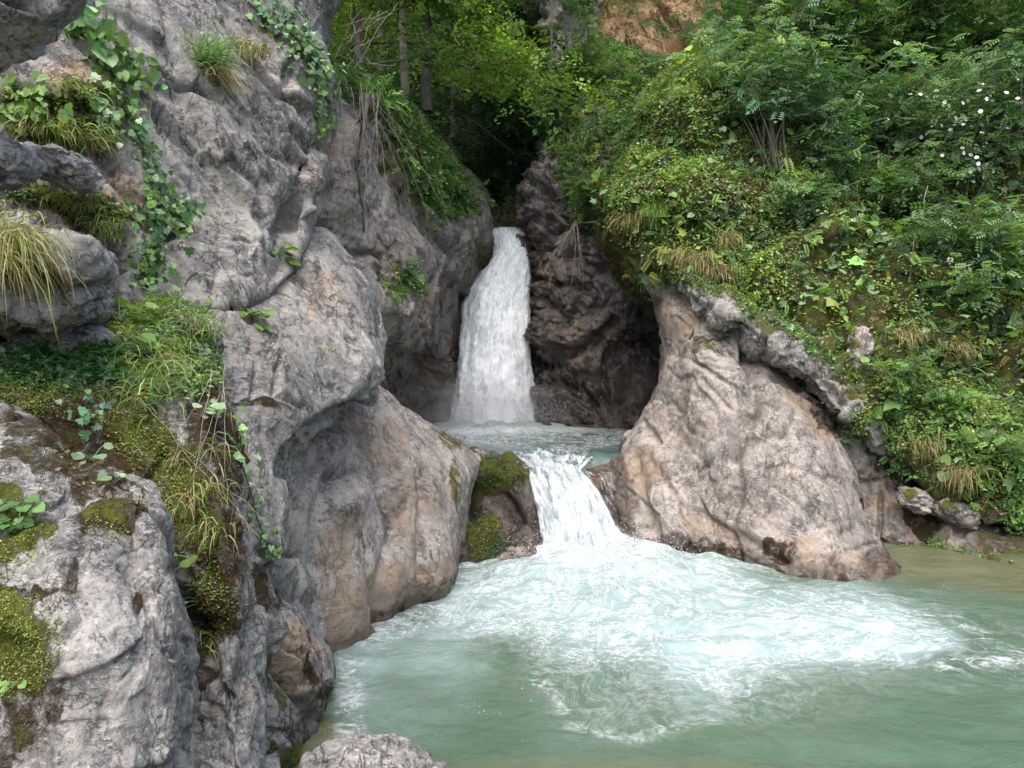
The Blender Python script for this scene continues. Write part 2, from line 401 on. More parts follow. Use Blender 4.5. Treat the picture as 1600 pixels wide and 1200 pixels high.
# ------------------------------------------------------------------ left side
rock('slab', 'cliff_face', [
 [(-320,-190,4.8),(0,-190,5.6),(200,-190,6.4),(400,-190,7.5),(515,-190,8.3),(535,-190,9.2),(520,-190,13)],
 [(-320,-60,4.6),(0,-60,5.3),(200,-60,6.1),(390,-60,7.2),(514,-60,8.0),(530,-60,9.0),(520,-60,13)],
 [(-320,60,4.4),(20,60,5.0),(200,60,5.8),(380,60,6.9),(505,60,7.8),(520,60,8.7),(510,60,13)],
 [(-320,200,4.3),(40,200,4.9),(200,200,5.5),(370,200,6.5),(470,200,7.3),(498,200,8.2),(490,200,13)],
 [(-320,330,4.2),(60,330,4.8),(200,330,5.2),(340,330,6.0),(445,330,6.8),(488,320,7.5),(480,330,12)],
 [(-320,430,4.2),(80,430,4.7),(210,430,5.0),(330,430,5.6),(425,425,6.3),(470,400,7.2),(470,400,12)],
 [(-320,490,4.3),(90,500,4.7),(210,500,4.95),(305,492,5.3),(390,470,5.9),(440,440,6.8),(450,430,12)],
 [(-320,540,5.2),(110,530,5.6),(220,515,5.8),(305,500,6.2),(380,478,6.8),(430,450,7.6),(440,440,12)]],
 'rock', 'tall grey fractured cliff face with ivy strands filling the upper left', 'cliff',
 und=(0.10, 0.5), fac=(0.085, 0.8), rid=(0.012, 1.9), bed=(0.115, 0.85), stretch=(1.6, 1.0, 0.6), tilt=0.7, seed=3,
 carve=[([(225,118),(265,150),(300,160)],3,.06), ([(375,115),(420,160),(470,178)],6,.12), ([(250,180),(262,260),(300,300)],4,.05),
        ([(415,40),(450,90),(440,140)],7,.10), ([(430,360),(470,320),(485,310)],10,.10), ([(440,215),(470,250),(450,290)],7,.1), ([(300,330),(260,380),(255,430)],8,.14),
        ([(60,60),(110,110),(150,200),(190,290),(250,350)],8,.08), ([(330,260),(380,300),(400,345)],5,.06), ([(350,390),(420,400),(440,350)],4,.04), ([(205,360),(180,440)],14,.18)],
 lump=[(462,95,40,25,30,.14),(440,150,50,18,25,.12),(355,400,60,45,-20,.16),(470,340,22,40,0,.08),(350,465,60,22,-10,.12),(120,150,60,50,30,.10),(160,300,50,30,30,.12),(462,338,24,24,0,-.22)], damp=[(('e',450,400,50,110,0),.8)],
 paint=[('t',('e',120,160,90,80,30),.55),('t',('e',180,290,90,40,30),.5),('m',('e',130,150,34,24,40),.8),('m',('e',110,205,80,26,5),.95),('b',('e',150,195,40,30,0),.8),
        ('m',('e',70,190,80,18,0),.8),('m',('e',110,315,110,22,14),.9),('m',('e',480,420,40,14,40),.5),('t',('e',490,260,12,60,0),.5),('b',('e',330,110,20,16,0),.6),
        ('m',('e',150,360,60,20,20),.6),('b',('e',390,85,20,20,0),.6),('m',('e',495,165,14,60,0),.6)])

rock('midrock', 'rock_outcrop', [
 [(190,420,6.6),(300,415,6.8),(400,400,7.4),(480,365,8.4),(515,360,9.5),(500,380,12)],
 [(190,450,5.9),(300,450,6.1),(400,430,6.5),(480,392,7.1),(522,395,7.8),(510,400,12)],
 [(190,500,5.2),(300,500,5.4),(400,480,5.9),(500,455,6.6),(562,445,7.3),(572,450,9),],
 [(190,560,4.9),(300,550,5.0),(400,550,5.4),(500,540,6.0),(572,530,6.8),(588,535,8.2)],
 [(190,620,4.6),(300,615,4.65),(395,620,5.0),(485,622,5.6),(562,612,6.4),(588,604,7.8)],
 [(190,690,4.3),(300,685,4.4),(385,690,4.75),(455,690,5.25),(520,668,6.05),(570,640,7.6)],
 [(190,760,4.15),(290,760,4.15),(375,765,4.45),(435,745,4.9),(462,725,5.5),(480,710,7.6)],
 [(190,860,4.1),(290,860,4.05),(385,870,4.25),(440,860,4.6),(470,845,5.1),(484,840,7.2)],
 [(190,980,4.05),(300,980,3.95),(400,985,4.15),(460,975,4.5),(495,965,5.1),(512,960,7.2)],
 [(190,1100,4.05),(310,1100,3.95),(415,1110,4.2),(475,1100,4.65),(512,1080,5.3),(534,1070,7.2)],
 [(190,1230,4.2),(310,1240,4.1),(420,1250,4.3),(485,1230,4.8),(515,1190,5.5),(540,1150,7.2)],
 [(190,1400,4.2),(310,1400,4.2),(420,1400,4.4),(485,1400,4.9),(515,1380,5.6),(540,1350,7.2)]],
 'rock', 'bulging grey rock under the cliff with smooth scooped hollows above the water', 'rock',
 und=(0.12, 0.9), fac=(0.045, 1.3), rid=(0.02, 2.6), bed=(0.03, 1.3), stretch=(1.6, 1.0, 0.6), tilt=0.6, seed=17,
 carve=[([(560,640),(520,655),(470,690),(452,730)],12,.22), ([(588,600),(560,615),(510,660)],5,.05),([(450,700),(470,780),(480,860)],7,.08),([(330,500),(360,490),(385,480)],8,.15),
        ([(395,770),(405,900),(412,980),(420,1050)],9,.16),([(350,520),(400,560),(400,620)],6,.05),([(470,480),(500,520),(540,560)],6,.04),([(440,560),(430,620),(470,640)],6,.05),
        ([(445,880),(500,940),(505,1000)],8,.1),([(430,990),(450,1060),(470,1100)],12,.12),([(430,850),(470,865),(490,860)],6,.08)],
 lump=[(560,575,26,40,0,.10),(350,505,30,20,0,.1),(470,1000,25,60,0,.1),(440,1150,18,60,0,.08),(500,1060,14,50,0,.05)],
 paint=[('b',('e',400,635,60,10,8),.7),('t',('e',430,440,40,60,40),.5),('m',('e',470,410,40,16,40),.45),('b',('e',430,920,30,60,0),.8),('m',('e',440,1060,26,60,-10),.7),
        ('t',('e',480,1030,40,80,0),.6),('m',('e',460,1190,40,40,0),.8),('b',('l',[(480,1020),(520,1110)],12),.8),('m',('e',420,1180,20,40,0),.9),
        ('t',('e',510,470,50,60,40),.45),('w',('p',[(480,1080),(540,1060),(545,1300),(440,1300)],20),.9),('b',('e',350,600,30,30,0),.6)])

rock('wornrock', 'rock_shelf', [
 [(440,600,12.0),(560,620,12),(610,650,12),(665,700,12),(715,735,12.6),(755,755,13),(765,760,13)],
 [(430,560,9.4),(540,578,9.6),(602,612,9.8),(662,662,10.2),(715,698,10.6),(760,722,11.1),(775,735,11.6)],
 [(425,590,7.6),(525,602,7.9),(590,630,8.6),(650,680,9.0),(700,712,9.5),(738,738,10.0),(748,745,11.4)],
 [(425,660,6.6),(500,680,7.0),(575,700,7.8),(640,722,8.3),(688,745,8.7),(722,768,9.3),(730,775,11.2)],
 [(425,740,6.0),(495,740,6.5),(570,752,7.2),(630,775,7.7),(682,800,8.2),(717,820,8.9),(724,825,11)],
 [(430,820,5.9),(500,820,6.35),(575,838,6.95),(640,850,7.4),(692,860,7.9),(716,872,8.7),(720,875,11)],
 [(440,900,6.3),(510,905,6.4),(580,912,6.8),(645,908,7.3),(696,902,7.8),(713,900,8.6),(716,900,11)],
 [(470,980,6.2),(535,1000,6.4),(580,982,6.9),(645,954,7.5),(702,932,8.0),(712,918,8.8),(715,915,11)],
 [(480,1090,6.3),(540,1090,6.5),(585,1060,7.0),(650,1030,7.6),(706,1000,8.1),(714,980,8.9),(715,970,11)]],
 'rock_warm', 'low water-worn brown rock with smooth flutes sloping to the pool edge', 'rock',
 und=(0.10, 1.0), fac=(0.03, 1.3), rid=(0.014, 3.4), stretch=(1.4, 1.0, 0.6), tilt=0.1, seed=29,
 carve=[([(545,720),(520,740),(500,790),(490,880)],12,.09),([(520,735),(570,725),(600,740)],7,.13),([(600,745),(620,820),(600,900),(590,980)],12,.12),([(560,660),(575,700),(600,720)],4,.05),
        ([(660,740),(655,820),(670,900)],10,.09),([(500,700),(470,760)],10,.06),([(560,600),(585,650),(620,690)],5,.05)],
 lump=[(555,780,30,40,0,.12),(640,800,24,60,0,.09),(690,860,20,60,0,.06),(545,940,26,50,0,.1),(530,690,30,20,-20,.12)],
 paint=[('t',('e',600,680,70,40,35),.6),('t',('e',640,800,50,100,0),.5),('t',('e',530,860,36,80,0),.6),('t',('p',[(500,920),(715,850),(715,940),(560,1010),(520,1010)],16),.9),
        ('w',('e',610,790,26,40,0),.6),('w',('p',[(560,1000),(715,925),(715,1000),(560,1100)],12),1.0),('m',('e',700,690,34,14,20),.7),('m',('e',712,760,12,60,0),.75),('b',('e',650,790,20,60,10),.4),
        ('w',('e',520,790,30,70,0),.45),('m',('e',690,915,26,16,-20),.5)])

rock('mossrock', 'boulder', [
 [(690,745,13),(740,750,13),(785,760,13),(815,775,13),(835,790,13)],
 [(690,700,10.9),(738,711,11.0),(778,718,11.1),(812,732,11.2),(830,750,12)],
 [(692,725,10.3),(738,728,10.4),(780,735,10.5),(822,752,10.6),(840,768,11.7)],
 [(700,790,10.0),(742,780,10.2),(788,785,10.25),(836,795,10.2),(850,805,11.4)],
 [(705,840,9.5),(745,835,9.6),(795,835,9.7),(844,835,9.75),(858,845,11.1)],
 [(710,892,8.95),(750,890,9.1),(800,882,9.3),(850,874,9.45),(862,872,10.8)],
 [(710,970,9.0),(750,970,9.1),(800,970,9.3),(850,970,9.5),(862,970,10.8)]],
 'rock_dark', 'dark boulder under a thick green moss coat, left of the lower cascade', 'boulder',
 und=(0.08, 1.4), fac=(0.07, 1.9), rid=(0.02, 3.2), seed=37,
 carve=[([(725,790),(760,770),(800,800)],14,.3),([(790,770),(835,830),(845,870)],3,.12),([(740,800),(760,860)],12,.1)],
 lump=[(770,735,50,14,10,.1),(800,870,26,10,0,.1)],
 paint=[('m',('p',[(690,700),(800,715),(830,745),(800,770),(740,775),(725,800),(700,900),(690,900)],14),.95),('m',('e',750,840,40,55,0),1.0),('w',('p',[(690,740),(860,760),(870,900),(690,900)],10),.95),('m',('e',790,740,50,16,15),.9),('m',('e',770,860,50,30,0),.6),
        ('t',('e',835,855,14,10,0),.7),('w',('p',[(700,885),(850,860),(850,950),(700,970)],8),1)])

rock('leftwall', 'gorge_wall', [
 [(420,90,14),(500,110,15),(570,120,17),(640,160,20),(700,240,22),(745,290,24),(765,330,26)],
 [(420,90,9.4),(500,100,10.4),(575,135,11.8),(640,185,13.8),(700,268,16.2),(742,306,18.0),(760,330,21)],
 [(420,160,9.1),(500,150,10.0),(580,185,11.4),(645,220,13.2),(705,300,15.8),(748,325,17.8),(764,350,21)],
 [(420,260,9.0),(500,250,9.8),(575,270,11.0),(640,300,12.8),(700,350,15.2),(752,350,17.5),(768,370,20)],
 [(420,350,9.0),(510,340,9.9),(580,350,11.1),(645,370,12.8),(700,400,15.0),(748,390,17.3),(776,392,18.6)],
 [(430,430,9.5),(520,430,10.3),(590,430,11.5),(650,445,13.0),(700,455,15.0),(735,430,17.2),(768,412,18.5)],
 [(450,510,10.5),(530,510,11.0),(595,510,12.0),(650,520,13.3),(688,530,15.2),(715,500,17.3),(730,470,18.5)],
 [(460,570,12),(540,565,12.2),(600,555,13.3),(655,568,14.7),(690,575,16.4),(712,560,17.4),(722,560,18.5)],
 [(460,620,13),(540,620,13.5),(600,620,14.6),(655,620,15.9),(690,620,17.0),(712,620,17.6),(722,620,18.5)],
 [(460,700,13),(540,700,13.5),(600,700,14.6),(655,700,15.9),(690,700,17.0),(712,700,17.6),(722,700,18.5)]],
 'rock_warm', 'receding grey-brown gorge wall with hanging roots left of the upper waterfall', 'cliff',
 und=(0.18, 0.5), fac=(0.12, 0.75), rid=(0.04, 1.5), bed=(0.10, .6), stretch=(1.3, 0.8, 0.7), tilt=0.5, seed=43,
 carve=[([(560,150),(545,260),(560,360),(540,420)],12,.25),([(640,230),(650,330),(700,400)],8,.12),([(560,400),(610,400),(600,440)],8,.15),([(690,330),(720,360),(700,440)],7,.12),
        ([(600,545),(650,560),(700,600)],10,.2),([(520,300),(530,400),(525,460)],10,.2),([(640,430),(650,520)],6,.12)],
 lump=[(735,345,22,40,10,.2),(600,470,40,40,0,.25),(560,200,20,60,5,.18),(650,400,40,40,20,.15)],
 paint=[('m',('p',[(600,150),(640,180),(705,270),(745,320),(735,345),(700,320),(680,340),(640,290),(610,220)],12),1.0),('m',('e',680,320,40,24,30),.9),('b',('e',715,310,14,30,-30),.5),
        ('t',('p',[(500,120),(600,150),(620,400),(520,420)],20),.35),('w',('p',[(600,560),(720,420),(780,360),(790,700),(560,700)],14),.8),('m',('e',745,400,26,40,-40),.6),('m',('e',625,430,24,40,-30),.6),
        ('t',('e',660,590,60,30,10),.6)])

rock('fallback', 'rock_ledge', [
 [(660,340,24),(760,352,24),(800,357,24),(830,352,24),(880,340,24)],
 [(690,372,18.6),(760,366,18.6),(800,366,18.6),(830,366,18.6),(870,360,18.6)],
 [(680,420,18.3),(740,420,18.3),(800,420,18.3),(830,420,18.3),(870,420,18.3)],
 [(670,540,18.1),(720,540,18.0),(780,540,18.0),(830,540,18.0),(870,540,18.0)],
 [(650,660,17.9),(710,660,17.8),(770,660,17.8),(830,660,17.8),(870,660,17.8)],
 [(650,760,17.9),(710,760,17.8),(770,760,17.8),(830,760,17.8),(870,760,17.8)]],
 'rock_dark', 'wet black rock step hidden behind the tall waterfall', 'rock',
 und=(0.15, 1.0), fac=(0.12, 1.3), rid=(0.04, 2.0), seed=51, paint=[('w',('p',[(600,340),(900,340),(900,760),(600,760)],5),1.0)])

# ------------------------------------------------------------------ right side
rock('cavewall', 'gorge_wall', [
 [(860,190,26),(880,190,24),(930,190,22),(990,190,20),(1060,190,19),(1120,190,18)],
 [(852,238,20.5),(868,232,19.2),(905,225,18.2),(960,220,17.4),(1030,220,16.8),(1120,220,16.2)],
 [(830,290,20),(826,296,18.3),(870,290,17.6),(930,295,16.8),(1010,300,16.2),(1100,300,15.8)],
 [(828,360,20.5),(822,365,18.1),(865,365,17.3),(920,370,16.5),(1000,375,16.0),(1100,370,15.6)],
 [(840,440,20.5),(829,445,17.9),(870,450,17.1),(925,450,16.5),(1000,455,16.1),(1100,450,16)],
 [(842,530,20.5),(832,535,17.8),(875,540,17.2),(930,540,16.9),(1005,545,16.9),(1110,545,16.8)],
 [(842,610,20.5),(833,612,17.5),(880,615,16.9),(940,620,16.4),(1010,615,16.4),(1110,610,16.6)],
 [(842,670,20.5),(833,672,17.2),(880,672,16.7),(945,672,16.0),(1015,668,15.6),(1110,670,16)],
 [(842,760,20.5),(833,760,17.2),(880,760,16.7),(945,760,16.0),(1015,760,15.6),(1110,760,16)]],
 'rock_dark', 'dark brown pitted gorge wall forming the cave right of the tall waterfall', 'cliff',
 und=(0.22, 0.6), fac=(0.22, 1.7), rid=(0.14, 1.8), stretch=(1.0, 0.8, 1.3), tilt=-0.35, seed=61, fine=0.012,
 carve=[([(835,570),(880,560),(920,540),(960,500)],8,.3),([(870,360),(920,355),(960,380)],8,.2),([(960,560),(960,660)],14,.4),([(840,600),(900,600),(930,640)],8,.25),([(900,400),(960,440),(1010,500)],8,.2)],
 lump=[(1000,600,30,40,-20,.35),(900,520,50,20,-15,.2),(870,470,30,40,0,.15),(960,350,50,20,0,.15)],
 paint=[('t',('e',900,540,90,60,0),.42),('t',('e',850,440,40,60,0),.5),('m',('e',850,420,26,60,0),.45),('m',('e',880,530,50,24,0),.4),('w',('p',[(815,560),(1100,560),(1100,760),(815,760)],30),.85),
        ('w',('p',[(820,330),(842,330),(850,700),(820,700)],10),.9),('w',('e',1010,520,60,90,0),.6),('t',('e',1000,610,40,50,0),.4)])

rock('archrock', 'rock_outcrop', [
 [(1030,370,16.5),(1070,360,15.5),(1120,380,14),(1170,420,12.5),(1250,500,12),(1330,580,11.8),(1390,660,11.6),(1410,700,11.8)],
 [(1000,425,15.4),(1014,428,13.5),(1066,445,12.4),(1150,510,11.6),(1232,580,11.3),(1310,640,11.1),(1360,715,10.9),(1380,740,11.8)],
 [(1018,480,14.4),(1030,478,12.5),(1085,505,11.6),(1160,560,11.0),(1230,612,10.7),(1298,662,10.5),(1340,735,10.5),(1358,750,11.6)],
 [(1035,560,14.2),(1042,555,12.2),(1095,570,11.2),(1165,612,10.5),(1235,660,10.15),(1298,710,10.1),(1346,775,10.1),(1362,790,11.4)],
 [(1015,640,13.8),(1028,635,11.9),(1085,650,10.9),(1155,682,10.2),(1225,720,9.85),(1290,760,9.7),(1350,808,9.8),(1368,815,11.2)],
 [(985,690,13.4),(986,700,11.6),(1050,720,10.6),(1130,745,9.95),(1210,780,9.5),(1285,812,9.3),(1358,845,9.5),(1380,850,10.8)],
 [(962,750,12.8),(965,770,11.0),(1030,790,10.3),(1110,808,9.8),(1200,832,9.25),(1290,858,8.95),(1368,876,9.1),(1395,880,10.2)],
 [(968,840,12.4),(980,850,10.3),(1050,860,9.9),(1110,867,9.65),(1190,886,9.05),(1300,908,8.5),(1385,906,8.6),(1425,895,9.4)],
 [(968,960,12.4),(980,960,10.3),(1050,960,9.9),(1110,965,9.65),(1190,985,9.05),(1300,1010,8.5),(1400,1000,8.5),(1450,980,9.2)]],
 'rock_warm', 'large pale smooth water-worn rock curving like an arch right of the upper pool', 'rock',
 und=(0.12, 0.75), fac=(0.045, 1.0), rid=(0.012, 2.0), bed=(0.055, .9), stretch=(1.5, 1.0, 0.6), tilt=0.7, seed=73,
 carve=[([(1168,550),(1178,610),(1172,660),(1150,710)],11,.22),([(1150,710),(1160,770),(1140,830),(1150,870)],8,.10),([(1170,520),(1230,560),(1300,640),(1345,730),(1365,830)],8,.10),([(1055,430),(1120,500),(1170,540)],6,.10),
        ([(1140,730),(1150,780),(1130,820)],8,.08),([(1300,880),(1360,850)],4,.05),([(1020,720),(1060,780),(1080,850)],7,.06),([(1358,870),(1368,905)],5,.1),([(1250,880),(1300,868)],4,.08),([(1180,850),(1230,880)],6,.06),([(1060,560),(1070,640),(1055,700)],22,.10),([(1090,740),(1180,700),(1260,690)],10,.07),([(1240,650),(1210,720),(1200,800)],7,.06),([(1110,600),(1150,650)],4,.05),([(1280,760),(1320,850)],5,.05),([(1000,720),(1010,790),(1030,850)],12,.10)],
 lump=[(1240,740,60,110,-35,.24),(1100,640,45,90,-20,.18),(1060,820,50,50,0,.16),(1320,870,40,26,20,.12),(1190,600,36,40,0,.1),(1390,885,30,20,0,.05)],
 paint=[('t',('e',1010,740,40,40,0),.8),('t',('e',1120,830,60,40,10),.5),('t',('p',[(1180,850),(1300,850),(1400,880),(1400,915),(1200,900)],14),.58),('t',('e',1060,480,60,50,40),.6),
        ('b',('e',1290,650,50,24,50),.7),('t',('e',1260,640,80,24,48),.7),('w',('p',[(960,700),(990,740),(1000,870),(940,870)],14),.9),('b',('e',1105,860,70,14,8),.75),('b',('e',1215,868,36,20,20),.8),
        ('w',('p',[(980,850),(1110,862),(1190,882),(1300,905),(1420,900),(1420,1000),(980,1000)],9),1),('b',('e',1110,540,60,26,35),.55),('m',('e',1110,545,20,20,0),.6),('b',('e',1350,800,16,50,-20),.6)])

rock('crackledge', 'rock_ledge', [
 [(1000,400,14.2),(1060,400,13.2),(1140,440,12.3),(1230,500,11.7),(1320,560,11.4),(1400,620,11.3),(1430,680,11.4),(1460,720,11.8)],
 [(1000,400,12.9),(1068,425,11.8),(1150,480,11.1),(1232,530,10.7),(1322,590,10.4),(1370,640,10.3),(1400,690,10.5),(1455,735,11.6)],
 [(1008,432,12.7),(1078,462,11.55),(1158,512,10.9),(1235,562,10.5),(1305,610,10.2),(1345,665,10.1),(1380,705,10.5),(1440,745,11.6)],
 [(1020,452,12.8),(1092,488,11.7),(1168,535,11.05),(1240,582,10.65),(1295,632,10.35),(1322,670,10.3),(1360,712,10.9),(1430,755,11.8)],
 [(1020,450,14),(1092,488,13),(1168,535,12.3),(1240,582,11.9),(1295,632,11.7),(1322,670,11.6),(1360,712,11.9),(1430,755,12.2)]],
 'rock', 'long grey rock lip slanting above the dark crack on the right', 'rock',
 und=(0.14, 0.9), fac=(0.13, 1.5), rid=(0.05, 2.4), bed=(0.05, 1.6), tilt=-0.6, seed=79,
 lump=[(1310,640,26,24,0,.12),(1090,440,40,20,35,.08),(1200,520,50,18,35,.08)], carve=[([(1290,590),(1330,600),(1345,590)],4,.08)],
 paint=[('m',('e',1180,480,60,24,30),.85),('m',('l',[(1000,395),(1150,470),(1235,525),(1330,590),(1400,650)],22),.8),('t',('e',1330,600,40,30,30),.5),('m',('e',1345,610,26,16,30),.7),('m',('e',1350,660,24,24,0),.8),('b',('e',1100,430,60,10,30),.5)])

rock('lowright', 'rock_outcrop', [
 [(1290,640,12.6),(1370,700,12.2),(1450,760,11.8),(1540,820,11.4),(1640,880,11),(1800,950,10.5)],
 [(1300,668,11.2),(1380,725,10.9),(1450,772,10.6),(1540,830,10.2),(1640,880,9.8),(1800,950,9.2)],
 [(1320,740,10.9),(1400,780,10.5),(1470,815,10.2),(1550,855,9.8),(1640,895,9.4),(1800,960,8.7)],
 [(1335,800,10.6),(1410,825,10.2),(1480,845,9.9),(1560,872,9.5),(1650,900,9.1),(1800,965,8.3)],
 [(1350,852,10.3),(1420,860,10.0),(1480,868,9.8),(1560,883,9.3),(1650,905,8.75),(1800,970,7.9)],
 [(1350,960,10.3),(1420,960,10.0),(1480,970,9.8),(1560,983,9.3),(1650,1005,8.75),(1800,1070,7.9)]],
 'rock_warm', 'low mossy stained rock bank along the water at the right', 'rock',
 und=(0.12, 1.1), fac=(0.10, 1.5), rid=(0.04, 2.4), bed=(0.06, 1.2), tilt=-0.7, seed=83,
 carve=[([(1375,770),(1370,845)],4,.15),([(1390,760),(1430,760),(1460,790)],7,.15)],
 paint=[('b',('e',1440,810,50,24,30),.9),('m',('p',[(1330,860),(1400,835),(1480,850),(1620,870),(1700,900),(1700,930),(1400,890)],10),.8),('m',('e',1410,740,50,20,45),.9),('t',('e',1450,800,120,50,20),.6),
        ('b',('e',1380,730,60,20,40),.6),('m',('e',1560,850,60,14,20),.6)])

rock('bank', 'hillside', [
 [(1080,60,19.5),(1130,30,19.5),(1240,-20,19),(1380,-60,19),(1520,-80,18.5),(1800,-100,18)],
 [(1050,120,16.5),(1100,104,15.6),(1200,80,15.6),(1350,60,16),(1500,40,16),(1800,20,16)],
 [(1005,190,16),(1040,165,14.0),(1150,160,13.6),(1330,150,13.8),(1500,140,13.8),(1800,130,13.6)],
 [(975,270,16),(990,262,13.8),(1100,270,12.7),(1280,280,12.6),(1480,270,12.6),(1800,260,12.3)],
 [(965,340,16),(978,338,13.5),(1080,360,12.2),(1250,390,11.9),(1460,390,11.9),(1800,380,11.4)],
 [(978,400,15.5),(992,408,12.9),(1095,445,11.8),(1240,500,11.25),(1440,510,11.1),(1800,520,10.6)],
 [(990,425,15),(1012,436,12.9),(1130,480,12.1),(1300,585,10.9),(1460,610,10.7),(1800,650,10.2)],
 [(1000,432,15),(1040,446,13.2),(1150,500,12.4),(1350,640,10.7),(1480,690,10.2),(1800,780,9.6)],
 [(1010,430,15),(1080,440,13.6),(1180,520,12.6),(1385,690,10.6),(1520,790,10.0),(1800,880,9.1)],
 [(1010,440,15.5),(1090,450,14.6),(1200,540,13.6),(1400,700,11.8),(1535,815,11.2),(1800,920,10.4)]],
 'soil', 'mossy hillside covered in undergrowth rising above the rocks on the right', 'hillside', kind='structure', px=4,
 und=(0.32, 0.6), fac=(0.22, 0.9), rid=(0.12, 1.5), bed=(0.16, .7), tilt=-1.2, seed=89, fine=0.02,
 lump=[(1110,170,80,60,0,.35),(1060,330,90,60,0,.25),(1450,640,90,50,25,.4),(1560,700,60,80,20,.3),(1300,400,120,50,20,.2)],
 carve=[([(1440,540),(1450,600)],20,.3),([(1560,520),(1540,590)],26,.35),([(1380,330),(1480,340)],30,.4)],
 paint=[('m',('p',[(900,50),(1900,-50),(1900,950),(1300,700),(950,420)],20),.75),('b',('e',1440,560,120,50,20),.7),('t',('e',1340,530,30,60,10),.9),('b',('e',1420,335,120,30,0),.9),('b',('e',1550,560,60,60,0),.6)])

rock('backbank', 'hillside', [
 [(905,80,27),(930,75,26),(980,75,24),(1040,90,22),(1110,110,20),(1180,130,19)],
 [(880,105,24),(890,100,22.5),(940,95,21.5),(1010,100,20.5),(1080,115,19),(1160,130,18)],
 [(870,160,23),(874,160,20.8),(920,155,19.8),(980,160,19.0),(1050,170,18.2),(1150,180,17)],
 [(862,220,22.5),(868,220,19.8),(915,220,18.8),(970,225,18.0),(1040,235,17.3),(1130,240,16.5)],
 [(858,262,22),(870,268,19),(915,280,18.1),(970,290,17.2),(1040,300,16.5),(1120,300,16)],
 [(880,300,21),(890,310,18.3),(925,325,17.6),(975,340,16.7),(1040,350,16.2),(1120,350,15.8)],
 [(890,330,21),(905,345,18.8),(935,355,18.2),(975,365,17.5),(1040,375,17),(1120,375,16.6)]],
 'soil', 'green overgrown bank with pale bare rock spots above the cave', 'hillside', kind='structure', px=4,
 und=(0.30, 0.5), fac=(0.18, 0.8), rid=(0.06, 1.5), seed=97, fine=0.02,
 paint=[('m',('p',[(840,60),(1160,60),(1160,380),(840,380)],10),.75),('t',('e',945,180,30,24,20),1.0),('t',('e',985,120,20,14,0),1.0),('t',('e',955,250,16,40,10),.9)])

rock('orangecliff', 'cliff_face', [
 [(880,-260,32),(960,-260,31),(1060,-260,29),(1160,-260,27),(1300,-260,26),(1700,-260,25)],
 [(885,-120,31),(960,-120,30),(1060,-120,28),(1160,-120,26.5),(1300,-120,25),(1700,-120,24)],
 [(888,0,30),(960,0,29),(1060,0,27),(1160,0,25),(1300,0,24),(1700,0,23)],
 [(885,80,28.5),(960,80,27),(1060,80,25),(1160,90,23),(1300,90,22),(1700,90,21)],
 [(885,160,27),(960,160,25),(1060,160,23),(1160,160,22),(1300,160,21),(1700,160,20)]],
 'rock_orange', 'orange-brown cliff face high above the right bank', 'cliff', px=4,
 und=(0.5, 0.3), fac=(0.9, 0.38), rid=(0.14, 0.9), seed=101, fine=0.03, carve=[([(1020,0),(1040,40),(1090,90)],6,.5),([(1100,-10),(1120,60)],6,.5)],
 paint=[('b',('e',1000,20,60,30,0),.5)])

rock('pinnacle', 'rock_pinnacle', [
 [(822,-220,28),(825,-220,25),(850,-220,24),(880,-220,24),(905,-220,25),(915,-220,24)],
 [(822,-80,28),(828,-80,25),(850,-80,24),(880,-80,24),(900,-80,25),(908,-80,24)],
 [(830,20,28),(835,20,25),(856,20,24),(882,20,24),(898,20,25),(905,20,24)],
 [(845,90,28),(850,90,25),(866,90,24),(885,90,24),(900,90,25),(908,90,24)],
 [(850,150,28),(856,150,25),(868,150,24),(885,150,24),(900,150,25),(908,150,27)],
 [(850,260,27),(856,260,24),(868,260,24),(885,260,24),(900,260,24),(908,260,27)]],
 'rock', 'narrow grey rock pinnacle behind the gorge between the trees', 'rock', px=3,
 und=(0.4, 0.3), fac=(0.5, 0.5), rid=(0.15, 1.0), seed=107, fine=0.03)

